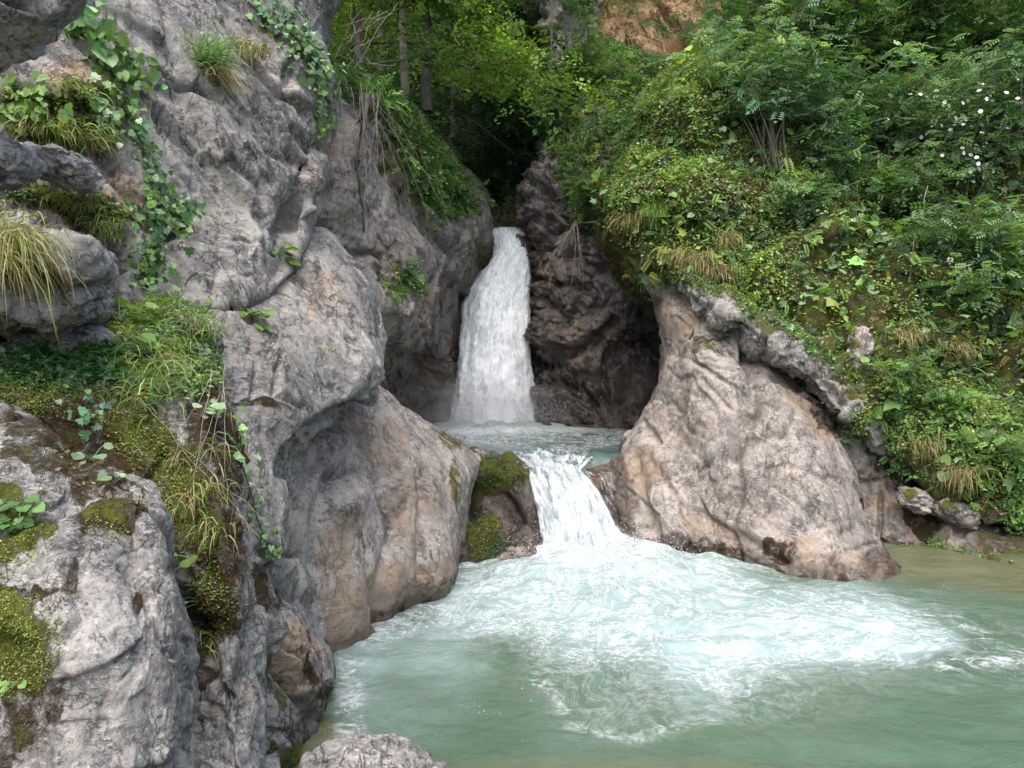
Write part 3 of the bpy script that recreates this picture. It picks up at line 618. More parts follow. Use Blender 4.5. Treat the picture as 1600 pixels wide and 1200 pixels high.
# ------------------------------------------------------------------ near left rocks
rock('mossbank', 'rocky_bank', [
 [(-360,470,4.9),(0,490,4.9),(150,470,5.1),(250,450,5.3),(330,470,5.9),(340,480,7)],
 [(-360,520,4.0),(0,538,4.0),(150,518,4.3),(250,495,4.75),(335,505,5.2),(345,515,7)],
 [(-360,610,3.5),(0,612,3.55),(150,602,3.85),(260,600,4.2),(345,600,4.6),(358,605,7)],
 [(-360,700,3.5),(0,700,3.5),(150,715,3.6),(270,720,3.8),(362,720,4.15),(375,725,6.5)],
 [(-360,820,3.3),(0,820,3.3),(160,820,3.35),(280,830,3.5),(382,835,3.8),(395,840,6.4)],
 [(-360,930,3.3),(0,930,3.3),(170,930,3.3),(290,940,3.4),(398,930,3.7),(408,930,6.2)],
 [(-360,1050,3.3),(0,1050,3.3),(180,1050,3.3),(300,1050,3.35),(404,1040,3.65),(414,1040,6.2)],
 [(-360,1230,3.3),(0,1230,3.3),(180,1230,3.3),(310,1230,3.3),(408,1230,3.6),(418,1230,6.2)],
 [(-360,1500,3.3),(0,1500,3.3),(180,1500,3.3),(310,1500,3.3),(408,1500,3.6),(418,1500,6.2)]],
 'rock_near', 'steep mossy bank and brown-stained rock rib behind the near boulder', 'rock',
 und=(0.09, 1.2), fac=(0.05, 2.0), rid=(0.02, 4.0), bed=(0.04, 1.8), stretch=(1.3, 1, .7), tilt=0.3, seed=113,
 carve=[([(262,800),(275,900),(300,1000)],14,.15),([(300,960),(330,1060),(370,1130)],8,.07)],
 paint=[('m',('p',[(-100,560),(120,560),(250,600),(330,780),(340,860),(270,860),(240,740),(150,640),(-100,640)],18),.85),('b',('p',[(0,620),(140,610),(260,740),(260,800),(160,760),(0,700)],18),.9),
        ('b',('p',[(290,500),(360,640),(390,860),(400,960),(340,980),(290,860)],18),.85),('m',('e',300,740,50,60,0),.8),('b',('e',345,960,60,60,0),.9),('b',('e',300,1060,20,120,0),.8),('m',('e',330,830,30,60,0),.7),('m',('e',310,960,30,30,0),.4),
        ('t',('e',360,1100,50,100,0),.4)])
rock('nearrock', 'boulder', [
 [(-420,580,4.6),(0,630,4.4),(100,690,4.3),(170,730,4.2),(215,745,4.3),(230,760,4.9)],
 [(-420,610,3.4),(0,660,3.25),(90,715,3.2),(165,745,3.2),(218,765,3.35),(236,780,4.7)],
 [(-420,740,2.9),(0,745,2.8),(100,780,2.8),(185,795,2.9),(246,825,3.1),(262,845,4.4)],
 [(-420,880,2.6),(0,880,2.55),(100,890,2.5),(190,890,2.6),(258,900,2.85),(272,910,4.2)],
 [(-420,1000,2.45),(0,1000,2.4),(110,1000,2.35),(210,1000,2.45),(280,1000,2.75),(296,1000,4.2)],
 [(-420,1110,2.4),(0,1110,2.3),(120,1110,2.3),(220,1110,2.4),(284,1110,2.7),(302,1110,4.2)],
 [(-420,1250,2.4),(0,1250,2.25),(120,1250,2.25),(220,1250,2.35),(280,1250,2.65),(298,1250,4.2)],
 [(-420,1500,2.4),(0,1500,2.25),(120,1500,2.25),(220,1500,2.35),(280,1500,2.65),(298,1500,4.2)]],
 'rock_near', 'pale lichen-spotted boulder with yellow moss in the lower left corner', 'boulder',
 und=(0.07, 1.6), fac=(0.04, 2.0), rid=(0.02, 4.0), bed=(0.02, 1.8), tilt=.5, seed=127, fine=0.004,
 carve=[([(105,900),(130,970),(110,1000)],8,.04),([(180,900),(225,930),(230,960)],6,.03),([(130,860),(120,900)],10,.03)],
 paint=[('m',('p',[(-200,740),(70,790),(90,850),(20,900),(-200,930)],12),.9),('m',('p',[(-200,930),(60,920),(110,980),(105,1040),(60,1090),(-200,1120)],14),1.0),('b',('p',[(-200,1060),(70,1080),(100,1040),(130,1060),(90,1130),(30,1190),(-200,1300)],12),.62),('m',('e',20,1150,60,26,-30),.55),
        ('b',('p',[(0,640),(120,700),(200,760),(230,800),(150,800),(60,760),(0,740)],14),.75),('b',('e',170,830,60,26,5),.9),('m',('e',160,820,40,20,5),.8),('b',('e',118,910,14,34,0),.8),('b',('e',210,960,14,24,0),.6),('b',('e',70,930,50,12,0),.8),('b',('e',100,700,100,30,25),.8),('m',('e',60,730,60,16,15),.6),('b',('e',200,740,30,12,25),.7)])
rock('overhang', 'rock_block', [
 [(-400,290,5.4),(0,330,5.3),(70,360,5.3),(130,395,5.3),(160,420,5.3),(158,430,5.6)],
 [(-400,300,3.9),(0,322,4.0),(70,350,4.05),(128,382,4.1),(160,402,4.3),(168,410,5.3)],
 [(-400,350,3.55),(0,345,3.65),(70,370,3.7),(130,402,3.8),(170,418,4.1),(176,425,5.2)],
 [(-400,410,3.45),(0,410,3.5),(75,415,3.6),(135,432,3.75),(170,440,4.1),(178,445,5.2)],
 [(-400,480,3.6),(0,480,3.65),(60,485,3.7),(120,475,3.8),(160,470,4.15),(168,470,5.2)],
 [(-400,540,4.0),(0,532,4.05),(55,522,4.1),(110,503,4.15),(150,490,4.3),(158,490,5.2)],
 [(-400,560,4.6),(0,548,4.7),(55,536,4.8),(110,515,4.9),(150,500,5.0),(155,500,5.4)]],
 'rock_near', 'overhanging pale rock block with dark notches at the left edge', 'rock',
 und=(0.06, 1.6), fac=(0.07, 1.8), rid=(0.015, 4.0), bed=(0.04, 2), tilt=0.9, seed=131,
 carve=[([(70,385),(68,430),(60,470)],6,.12),([(70,455),(110,450),(150,440)],8,.1),([(20,455),(45,460)],6,.08),([(68,440),(90,470)],9,.09)], lump=[(110,405,50,20,15,.06),(20,420,40,40,0,.05)],
 paint=[('t',('e',20,420,60,60,0),.4),('b',('e',40,348,14,8,0),.6),('m',('e',-40,320,60,20,0),.6)])

def boulder(name, mat, c, r, rot, seed, label, cat='boulder', group=None, n=110, fac=(0.16, 1.3), paint=()):
    th = np.linspace(0, 2*math.pi, n*2); ph = np.linspace(0.001, math.pi-0.001, n)
    T, H = np.meshgrid(th, ph); s = np.stack([np.cos(T)*np.sin(H), np.sin(T)*np.sin(H), np.cos(H)], -1).reshape(-1, 3)
    s[:, :] = np.sign(s)*np.abs(s)**0.85
    r = np.array(r); k = 1/float(r.mean())
    q = s*r
    h, e = facet(q*k*fac[1]+seed*3.1, seed); h2, e2 = facet(q*k*fac[1]*2.6+seed, seed+4)
    d = fac[0]*(h-0.3*(1-e))+fac[0]*.4*(h2-.3*(1-e2))+0.07*fbm(q*k*4+seed, 4, seed)
    q = q*(1+d[:, None])
    Mx = np.array(Matrix.Rotation(R(rot[2]), 3, 'Z')@Matrix.Rotation(R(rot[1]), 3, 'Y')@Matrix.Rotation(R(rot[0]), 3, 'X'))
    q = q@Mx.T; c = np.array(c, float)
    F = grid_faces(n, n*2); u, v = proj(q+c); mask = np.zeros((len(q), 4))
    for ch, reg, st in paint: mask[:, 'mtwb'.index(ch)] = np.maximum(mask[:, 'mtwb'.index(ch)], st*region(reg, u, v))
    me = np_mesh(name, q, F, True, {'mask': ('FLOAT_COLOR', mask)})
    o = link(name, me, M[mat]); o.location = c; tag(o, label, cat, group)
    p = q+c; nn = q/np.linalg.norm(q, axis=1, keepdims=True)
    ROCKS[label[:18]] = dict(p=p, n=nn, F=F, mask=mask, o=o)
    return o
boulder('boulder', 'rock_near', P(92, 262, 4.7), (.20, .24, .11), (0, 14, 10), 5, 'small rounded boulder wedged in the gap above the overhanging block')
boulder('boulder', 'rock_near', P(2, 255, 4.3), (.17, .22, .13), (0, 8, 0), 9, 'grey boulder cut by the left edge above the overhanging block', n=100)
boulder('boulder', 'rock_near', P(-60, 5, 3.9), (.50, .40, .24), (0, -28, 0), 14, 'dark-sided boulder jutting out of the top left corner', n=160)
boulder('boulder', 'rock_near', P(585, 1216, 3.4), (.31, .20, .17), (0, 6, 0), 23, 'pale stone at the bottom edge in front of the green pool', n=160, fac=(.12, 1.2), paint=[('m', ('e', 620, 1205, 16, 12, 0), .9)])
boulder('boulder', 'rock_near', P(640, 1196, 3.3), (.07, .07, .055), (0, 20, 30), 27, 'small knob of pale stone on top of the stone at the bottom edge', n=60)
boulder('boulder', 'rock_warm', P(800, 872, 9.3), (.21, .18, .12), (0, -10, 0), 33, 'small brown wet stone at the foot of the mossy boulder', n=60)
boulder('boulder', 'rock_dark', P(765, 343, 21.5), (.28, .3, .32), (0, 0, 0), 41, 'small mossy boulder above the lip of the tall waterfall', n=60, paint=[('m', ('e', 765, 330, 16, 12, 0), .9)])

for _u, _v, _d, _r, _rot, _l in [(1342, 548, 10.7, (.15, .18, .33), (0, 8, 0), 'upright pale stone standing out of the moss above the slanting ledge'), (932, 186, 19.4, (.46, .4, .26), (0, -10, 0), 'pale bare stone on the bank beside the pinnacle'),
    (985, 122, 20.2, (.36, .3, .2), (0, 10, 0), 'small pale stone high on the bank under the orange cliff'), (952, 262, 17.4, (.2, .25, .42), (0, -8, 0), 'narrow pale stone on the green bank above the cave'), (1120, 330, 12.1, (.16, .2, .12), (0, 10, 0), 'little pale stone in the flank of the green mound'),
    (1490, 800, 10.1, (.34, .3, .16), (0, 24, 0), 'mossy stone on the rock bank at the right water edge'), (1430, 782, 10.1, (.22, .2, .15), (0, 20, 0), 'pale stone under the hanging straw at the right')]:
    boulder('boulder', 'rock_warm', P(_u, _v, _d), _r, _rot, int(_u) % 97, _l, n=70, paint=[('m', ('e', _u-8, _v-10, 14, 10, 0), .8)])

# ------------------------------------------------------------------ water
def pool_material(name, deep=(0.055, 0.098, 0.066), milk=(0.235, 0.325, 0.315), shal=(0.10, 0.105, 0.06)):
    """attribute w = (foam, milkiness, shallow); attribute flow = coordinates running with the current"""
    m, t = newmat(name); b = NB(t)
    geo = b.n('ShaderNodeNewGeometry').outputs['Position']
    at = b.n('ShaderNodeAttribute', attribute_name='w'); sep = b.n('ShaderNodeSeparateColor'); b.L(at.outputs['Color'], sep.inputs[0])
    foam, milk_, sh = sep.outputs
    fl = b.n('ShaderNodeAttribute', attribute_name='flow').outputs['Vector']
    f1 = b.noise(fl, 1.0, 10, 0.72, 0.9); f2 = b.noise(fl, 4.5, 8, 0.75, 1.5); f3 = b.noise(geo, 16, 6, 0.75, 0.6)
    c = b.mix(b.noise(geo, 1.1, 3), deep, (deep[0]*1.5, deep[1]*1.25, deep[2]*1.2))
    c = b.mix(b.ramp(b.math('ADD', sh, b.math('MULTIPLY', b.math('SUBTRACT', f2, .5), .5)), 0.15, 0.9), c, shal)
    c = b.mix(b.ramp(b.math('ADD', milk_, b.math('MULTIPLY', b.math('SUBTRACT', f1, .5), .9)), 0.12, 0.95), c, milk)
    s = b.math('ADD', foam, b.math('MULTIPLY', b.math('SUBTRACT', f1, .5), 0.9))
    s = b.math('ADD', s, b.math('MULTIPLY', b.math('SUBTRACT', f2, .5), .75)); s = b.math('ADD', s, b.math('MULTIPLY', b.math('SUBTRACT', f3, .5), .22))
    fm = b.math('MULTIPLY', b.ramp(s, 0.42, 1.35), b.ramp(foam, 0.02, 0.3))
    # thin foam filaments
    fil = b.ramp(b.math('ABSOLUTE', b.math('SUBTRACT', b.noise(fl, 1.5, 10, 0.74, 0.5), 0.5)), 0.0, 0.05, 1, 0)
    fil = b.math('MULTIPLY', b.math('MULTIPLY', fil, b.ramp(f3, .30, .62)), b.ramp(foam, 0.05, 0.5))
    gw = b.mix(0.22, b.mapping(geo, (1, 1.35, 1)), b.noise(geo, 1.3, 5, 0.6, 0, 1))
    g1 = b.math('ABSOLUTE', b.math('SUBTRACT', b.noise(gw, 1.5, 9, 0.7, 0.3), 0.5))
    fil2 = b.math('MULTIPLY', b.math('MULTIPLY', b.ramp(g1, 0.0, 0.045, 1, 0), b.ramp(f3, .30, .62)), b.ramp(foam, 0.05, 0.42))
    fil = b.math('MAXIMUM', fil, fil2)
    fm = b.math('MAXIMUM', fm, b.math('MULTIPLY', fil, 0.85))
    silk = b.noise(b.mapping(fl, (0.9, 5.0, 1)), 2.4, 8, 0.68, 0.5); silk2 = b.noise(b.mapping(fl, (1.6, 9.0, 1)), 4.0, 6, 0.7, 0.4)
    sm = b.math('ADD', b.math('MULTIPLY', silk, .6), b.math('MULTIPLY', silk2, .4))
    fm = b.math('MAXIMUM', b.math('MULTIPLY', fm, b.ramp(sm, .36, .58, .35, 1.0)), b.math('MULTIPLY', b.math('MULTIPLY', b.ramp(sm, .5, .66), b.ramp(foam, .1, .6)), .6))
    # bubbles
    bub = b.math('MULTIPLY', b.ramp(b.noise(geo, 55, 3, 0.6), 0.66, 0.72), b.ramp(b.noise(fl, 2.2, 5, 0.7), 0.5, 0.62))
    fm = b.math('MAXIMUM', fm, b.math('MULTIPLY', bub, b.ramp(b.math('ADD', foam, milk_), 0.03, 0.25)))
    c = b.mix(fm, c, (0.66, 0.69, 0.71))
    bp = b.n('ShaderNodeBump'); bp.inputs['Strength'].default_value = 0.5; bp.inputs['Distance'].default_value = 0.05
    hh = b.math('ADD', b.noise(b.mapping(geo, (1, 1.5, 1)), 5, 5, 0.6, 0.6), b.math('MULTIPLY', f2, 0.7)); hh = b.math('ADD', hh, b.math('MULTIPLY', b.math('MULTIPLY', f3, fm), .9))
    b.L(hh, bp.inputs['Height'])
    pb = b.n('ShaderNodeBsdfPrincipled'); b.L(c, pb.inputs['Base Color']); b.L(bp.outputs[0], pb.inputs['Normal'])
    b.L(b.math('ADD', b.math('MULTIPLY', fm, 0.5), 0.07), pb.inputs['Roughness']); pb.inputs['IOR'].default_value = 1.33
    o = b.n('ShaderNodeOutputMaterial'); b.L(pb.outputs[0], o.inputs[0])
    return m
M['pool'] = pool_material('pool_water')
M['pool_up'] = pool_material('upper_pool_water', deep=(0.04, 0.075, 0.07), milk=(0.17, 0.26, 0.275), shal=(0.11, 0.09, 0.055))

def water(name, x0, x1, y0, y1, z, step, src, fn, mat):
    xs = np.arange(x0, x1, step); ys = np.arange(y0, y1, step)
    X, Y = np.meshgrid(xs, ys); p = np.stack([X.ravel(), Y.ravel(), np.full(X.size, z)], 1)
    u, v = proj(p)
    dx, dy = p[:, 0]-src[0], p[:, 1]-src[1]; r = np.hypot(dx, dy); th = np.arctan2(dy, dx)
    wv = np.stack([fbm(p*0.7+3, 4, 201), fbm(p*0.7+9, 4, 207)], 1)
    th2 = th+0.35*wv[:, 0]+0.10*r*0.6; r2 = r+0.7*wv[:, 1]
    flow = np.stack([np.sqrt(r2.clip(0.05))*1.9, th2*3.2, 0.15*r2], 1)
    f, mlk, sh, h = fn(p, u, v, r, th, wv)
    p[:, 2] += h
    wat = np.stack([f, mlk, sh, np.ones(len(p))], 1).clip(0, 1)
    me = np_mesh(name, p, grid_faces(len(ys), len(xs), True), True, {'w': ('FLOAT_COLOR', wat), 'flow': ('FLOAT_VECTOR', flow)})
    o = link(name, me, M[mat]); tag(o, kind='structure'); return o
def lower_fn(p, u, v, r, th, wv):
    u2, v2 = u+70*wv[:, 0], v+36*wv[:, 1]
    core = poly_mask([(850,862),(1120,850),(1200,900),(1360,930),(1470,985),(1420,1040),(1280,1040),(1130,1090),(1020,1020),(830,990),(700,950),(690,900),(800,870)], u2, v2, 55)
    mid = poly_mask([(700,880),(1400,890),(1700,1010),(1650,1060),(1420,1090),(1150,1170),(850,1130),(780,1020),(600,1020),(540,1200),(520,1000)], u2, v2, 120)
    edge = region(('l', [(545,1180),(548,1010),(600,985),(712,930),(720,895),(850,872)], 28), u, v)
    tongue = region(('l', [(1480,1050),(1600,1010),(1700,990)], 16), u2, v2)
    tongue2 = np.maximum(region(('l', [(1300,960),(1480,960),(1540,990)], 12), u2, v2), region(('l', [(820,1040),(870,1110),(980,1150),(1120,1140)], 12), u2, v2))
    f = 0.46*core*(.42+.58*np.exp(-(r/2.8)**2))+0.25*mid+0.26*edge+0.22*tongue+0.13*tongue2
    f = np.maximum(f, 1.2*np.exp(-(r/0.9)**2)+0.72*np.exp(-(r/2.3)**2))
    mlk = np.clip(0.62*core+0.30*mid+0.35*region(('e', 640, 1060, 150, 130, 0), u, v), 0, 1)
    sh = np.maximum(region(('p', [(1380,840),(1800,880),(1800,980),(1500,920),(1400,905)], 30), u, v)*.95, region(('e', 490, 1170, 50, 60, 0), u, v))
    sh = np.maximum(sh, .55*region(('e', 1000, 1220, 500, 40, 0), u, v))
    h = 0.05*fbm(p*np.array([1.6, 2.2, 1]), 4, 211)+0.12*np.exp(-(r/0.8)**2)+0.10*np.exp(-((r-1.0)/0.7)**2)*(0.5+fbm(p*2.5, 3, 217))
    h += 0.06*core*fbm(p*3.5, 4, 219)
    return f, mlk, sh, h*sstep(0.0, 0.2, 1-0*r)
_b = P(915, 873, 9.75)
water('lower_pool', -6, 12, 1.2, 12.0, 0.0, 0.028, (_b[0], _b[1]+.15), lower_fn, 'pool')
def upper_fn(p, u, v, r, th, wv):
    core = np.exp(-(r/2.9)**2)
    st = region(('e', 940, 690, 90, 10, -8), u, v)*0.4+region(('p', [(700,662),(1000,662),(980,676),(720,678)], 8), u, v)*.35
    f = 1.2*core+0.07+st*0.5
    h = 0.05*fbm(p*2.0, 4, 231)+0.10*np.exp(-(r/1.3)**2)*(1+fbm(p*4, 3, 233))
    # the surface bends down into the cascade's lip
    lip = (1-sstep(11.1, 12.0, p[:, 1])); h = h*(1-lip)-0.5*lip-1.0*lip**2
    return f, 0.18+0.6*core, 0.5*(1-sstep(11.3, 12.4, p[:, 1])), h
_f = P(770, 662, 17.0)
water('upper_pool', -4.2, 4.2, 10.6, 18.3, 1.0, 0.028, (_f[0], _f[1]), upper_fn, 'pool_up')
water('stream_above_the_fall', -1.6, 1.4, 18.45, 30, 5.38, 0.05, (0, 18), lambda p, u, v, r, th, wv: (0.5*np.exp(-((p[:, 1]-18.4)/1.2)**2)+.05, 0.3+0*r, 0*r, 0.06*fbm(p*2, 3, 241)), 'pool_up')

def fall_material(name, tint=(0.95, 0.97, 0.99), low=(0.74, 0.80, 0.87), cut=0.7):
    """attribute f = (along, across, thickness)"""
    m, t = newmat(name); b = NB(t)
    at = b.n('ShaderNodeAttribute', attribute_name='flow').outputs['Vector']
    th = b.n('ShaderNodeAttribute', attribute_name='thick').outputs['Fac']
    n1 = b.noise(b.mapping(at, (1, 7, 1)), 2.0, 9, 0.7, 0.5); n2 = b.noise(b.mapping(at, (1, 5, 1)), 7.0, 8, 0.72, 0.6); n3 = b.noise(b.mapping(at, (1, 2.2, 1)), 3.0, 6, 0.65, 1.0)
    s = b.math('ADD', b.math('MULTIPLY', n1, .45), b.math('MULTIPLY', n2, .3)); s = b.math('ADD', s, b.math('MULTIPLY', n3, .35))
    s = b.math('SUBTRACT', s, .55)
    a = b.ramp(b.math('ADD', b.math('MULTIPLY', s, 2.6), th), 0.35, 0.9)
    c = b.mix(b.ramp(b.math('ADD', b.math('MULTIPLY', s, 2.0), b.math('MULTIPLY', th, .8)), 0.1, cut), low, tint)
    bp = b.n('ShaderNodeBump'); bp.inputs['Strength'].default_value = 0.6; bp.inputs['Distance'].default_value = 0.08; b.L(s, bp.inputs['Height'])
    pb = b.n('ShaderNodeBsdfPrincipled'); b.L(c, pb.inputs['Base Color']); pb.inputs['Roughness'].default_value = 0.55; b.L(bp.outputs[0], pb.inputs['Normal'])
    pb.inputs['Specular IOR Level'].default_value = 0.3
    tl = b.n('ShaderNodeBsdfTranslucent'); b.L(c, tl.inputs[0])
    ms = b.n('ShaderNodeMixShader'); ms.inputs[0].default_value = 0.12; b.L(pb.outputs[0], ms.inputs[1]); b.L(tl.outputs[0], ms.inputs[2])
    tp = b.n('ShaderNodeBsdfTransparent'); mx = b.n('ShaderNodeMixShader'); b.L(a, mx.inputs[0]); b.L(tp.outputs[0], mx.inputs[1]); b.L(ms.outputs[0], mx.inputs[2])
    o = b.n('ShaderNodeOutputMaterial'); b.L(mx.outputs[0], o.inputs[0])
    return m
M['fall'] = fall_material('falling_water'); M['fall_low'] = fall_material('cascade_water', tint=(.86, .89, .91), low=(.30, .38, .40), cut=1.05)
def fall_sheet(name, rows, seed, parent, mat='fall', amp=0.10, edge=0.22, thick=0.75, endfade=0.0, px=3.0, off=0.0, bulge=0.25, lip=.75):
    G = loft(rows, px); nr, nc = G.shape[:2]
    N = blur_n(grid_normals(G), 4)
    if ((np.array([0, 0, CAM_H])-G)*N).sum(2).mean() < 0: N = -N
    seg = np.linalg.norm(np.diff(G, axis=0), axis=2).mean(1); al = np.concatenate([[0], np.cumsum(seg)])
    ac = np.linspace(0, 1, nc); wid = np.linalg.norm(G[:, -1]-G[:, 0], axis=1).mean()
    A, C = np.meshgrid(al, ac, indexing='ij')
    fl = np.stack([A*0.9, (C-.5)*wid, np.full_like(A, seed*3.7)], -1).reshape(-1, 3)
    d = amp*fbm(fl*np.array([1.6, 5.0, 1]), 4, seed)+amp*0.5*fbm(fl*np.array([4, 14, 1]), 3, seed+5)
    ri = sstep(0.0, lip, A/al[-1])*.96+.04; d = d.reshape(nr, nc)*ri+(bulge*(1-(2*C-1)**2)+off)*ri
    e = np.minimum(C, 1-C)/edge; th = thick*np.clip(e, 0, 1)**0.8+0.0
    th = th-0.35*(1-np.clip(e, 0, 1))+0.5*(fbm(fl*np.array([.8, 6, 1])+5, 4, seed+9)).reshape(nr, nc)*(1-np.clip(e*.6, 0, 1))
    if endfade: th = th+endfade*(A/al[-1])
    p = (G+N*d[..., None]).reshape(-1, 3)
    me = np_mesh(name, p, grid_faces(nr, nc, True), True, {'flow': ('FLOAT_VECTOR', fl), 'thick': ('FLOAT', th.ravel())})
    return link(name, me, M[mat], parent)
_uf = empty('waterfall', P(775, 662, 17.4)); tag(_uf, 'tall white waterfall plunging from the gorge into the upper pool', 'waterfall')
def rel(o, par):                                # keep an already placed child where it is
    o.parent = par; o.matrix_parent_inverse = Matrix.Translation(-Vector(par.location)); return o
up_rows = [
 [(757,358,21.0),(780,359,21.0),(805,359,21.0),(824,357,21.0)],
 [(758,362,18.9),(780,364,18.8),(804,364,18.8),(825,362,18.9)],
 [(768,376,18.4),(785,378,18.2),(806,378,18.2),(827,376,18.4)],
 [(772,400,18.15),(788,402,17.95),(808,402,17.95),(829,400,18.15)],
 [(744,435,18.0),(772,438,17.75),(803,438,17.75),(832,436,18.0)],
 [(718,475,17.85),(757,478,17.6),(798,478,17.6),(834,476,17.85)],
 [(712,530,17.7),(752,532,17.4),(797,532,17.4),(838,530,17.7)],
 [(706,600,17.6),(748,602,17.25),(798,602,17.25),(840,600,17.6)],
 [(690,668,17.5),(742,672,17.1),(800,672,17.1),(848,668,17.5)]]
for k, (of, thk, sd_) in enumerate([(0.0, 1.5, 2), (0.14, .95, 5), (0.26, .62, 8)]):
    rel(fall_sheet('falling_sheet', up_rows, sd_, None, off=of, thick=thk, edge=(.20, .28, .36)[k], endfade=.25, px=2.4, bulge=.12, amp=.14), _uf)
_lf = empty('cascade', P(910, 873, 9.8)); tag(_lf, 'short white cascade spilling from the upper pool over the lip into the green pool', 'waterfall')
lo_rows = [
 [(770,700,12.9),(835,704,12.9),(900,706,12.9),(960,700,12.9)],
 [(786,712,11.7),(835,718,11.6),(888,722,11.6),(935,722,11.6)],
 [(800,722,11.2),(840,727,11.1),(882,733,11.05),(915,742,11.1)],
 [(815,742,10.8),(850,746,10.6),(892,754,10.55),(938,770,10.6)],
 [(828,775,10.45),(862,778,10.25),(908,784,10.2),(962,800,10.3)],
 [(840,825,10.1),(874,828,9.9),(924,832,9.85),(982,838,10.0)],
 [(838,885,9.8),(880,890,9.6),(936,890,9.6),(1010,880,9.8)]]
for k, (of, thk, sd_) in enumerate([(0.0, .55, 12), (0.07, .34, 15)]):
    rel(fall_sheet('falling_sheet', lo_rows, sd_, None, off=of, thick=thk, edge=(.12, .2)[k], endfade=.3, px=2.2, amp=0.09, bulge=0.1, lip=.3, mat='fall_low'), _lf)
veil = [
 [(905,735,11.3),(930,738,11.35),(955,738,11.4),(975,735,11.5)],
 [(918,752,10.95),(942,752,11.0),(962,755,11.1),(982,758,11.25)],
 [(935,790,10.6),(955,790,10.6),(972,795,10.75),(990,800,10.9)],
 [(955,835,10.25),(970,835,10.25),(984,838,10.35),(1000,840,10.5)],
 [(972,880,10.0),(985,880,10.0),(998,882,10.0),(1014,880,10.1)]]
rel(fall_sheet('thin_veil', veil, 19, None, thick=.34, edge=.2, px=2.2, amp=.04, bulge=.05), _lf)
# the rock the cascade runs over
rock('caslip', 'rock_ledge', [
 [(740,728,13.2),(830,728,13.2),(900,728,13.2),(960,728,13.2),(1010,715,13.2)],
 [(740,728,11.6),(830,732,11.5),(900,738,11.5),(955,720,11.8),(1000,696,12.4)],
 [(760,745,11.1),(835,750,10.95),(890,758,10.9),(940,758,11.1),(990,745,11.5)],
 [(780,790,10.7),(845,790,10.45),(905,795,10.4),(955,800,10.6),(1000,800,10.9)],
 [(800,850,10.3),(860,850,10.0),(920,850,9.95),(975,850,10.2),(1010,850,10.5)],
 [(800,960,10.1),(860,960,9.9),(920,960,9.9),(985,960,10.1),(1020,960,10.4)]],
 'rock_dark', 'wet rock lip the lower cascade runs over', 'rock', und=(0.05, 1.2), fac=(0.04, 1.8), rid=(0.02, 3), seed=139,
 paint=[('w', ('p', [(700,700),(1050,700),(1050,960),(700,960)], 5), .8), ('t', ('e', 930, 745, 60, 30, 0), .6), ('m', ('e', 810, 745, 30, 30, 0), .5)])

# spray: droplets thrown from both falls, and mist as a thin volume at the foot of the tall one
def droplets(name, N, src, spread, size, seed, label, cat='spray', up=0.5):
    rg = np.random.default_rng(seed); T = np.array([[0, 0, 1], [.94, 0, -.33], [-.47, .82, -.33], [-.47, -.82, -.33]])
    TF = np.array([[0, 1, 2], [0, 2, 3], [0, 3, 1], [1, 3, 2]])
    c = np.array(src)+rg.normal(size=(N, 3))*np.array(spread); c[:, 2] = src[2]+np.abs(rg.normal(size=N))*up
    s = size*rg.uniform(.3, 1.2, N)
    V = (c[:, None]+T[None]*s[:, None, None]).reshape(-1, 3); F = (TF[None]+4*np.arange(N)[:, None, None]).reshape(-1, 3)
    m = link(name, np_mesh(name, V, F), M['drop']); tag(m, label, cat, kind='stuff')
m_, t_ = newmat('droplet'); b_ = NB(t_); p_ = b_.n('ShaderNodeBsdfPrincipled'); p_.inputs['Base Color'].default_value = (.8, .86, .9, 1); p_.inputs['Roughness'].default_value = .3
o_ = b_.n('ShaderNodeOutputMaterial'); b_.L(p_.outputs[0], o_.inputs[0]); M['drop'] = m_
droplets('spray_drops', 4000, P(800, 655, 16.9), (1.0, .35, .3), .010, 1, 'white spray drops round the foot of the tall waterfall', up=.35)
droplets('spray_drops', 3200, P(915, 868, 9.55), (.55, .22, .1), .008, 2, 'white spray drops at the foot of the short cascade', up=.13)
def mist(name, c, r, dens, label):
    bm_n = 24; th = np.linspace(0, 2*math.pi, 33); ph = np.linspace(.001, math.pi-.001, 17)
    T, H = np.meshgrid(th, ph); s = np.stack([np.cos(T)*np.sin(H), np.sin(T)*np.sin(H), np.cos(H)], -1).reshape(-1, 3)*np.array(r)
    m, t = newmat(name); b = NB(t)
    tc = b.n('ShaderNodeTexCoord').outputs['Object']; v = b.mapping(tc, (1/r[0], 1/r[1], 1/r[2]))
    ln = b.n('ShaderNodeVectorMath', operation='LENGTH'); b.L(v, ln.inputs[0])
    d = b.math('MULTIPLY', b.ramp(ln.outputs['Value'], 0.95, 0.1), b.ramp(b.noise(tc, 1.6, 3, .5), .3, .7, .25, 1.0))
    pv = b.n('ShaderNodeVolumePrincipled'); pv.inputs['Color'].default_value = (.93, .95, 1, 1); b.L(b.math('MULTIPLY', d, dens), pv.inputs['Density'])
    o = b.n('ShaderNodeOutputMaterial'); b.L(pv.outputs[0], o.inputs['Volume'])
    ob = link(name, np_mesh(name, s, grid_faces(17, 33)), m); ob.location = c; tag(ob, label, 'mist', kind='stuff'); return ob
if not QUICK:
    mist('mist', P(745, 640, 16.3), (2.6, 1.0, 1.0), 0.85, 'pale drifting mist at the foot of the tall waterfall')

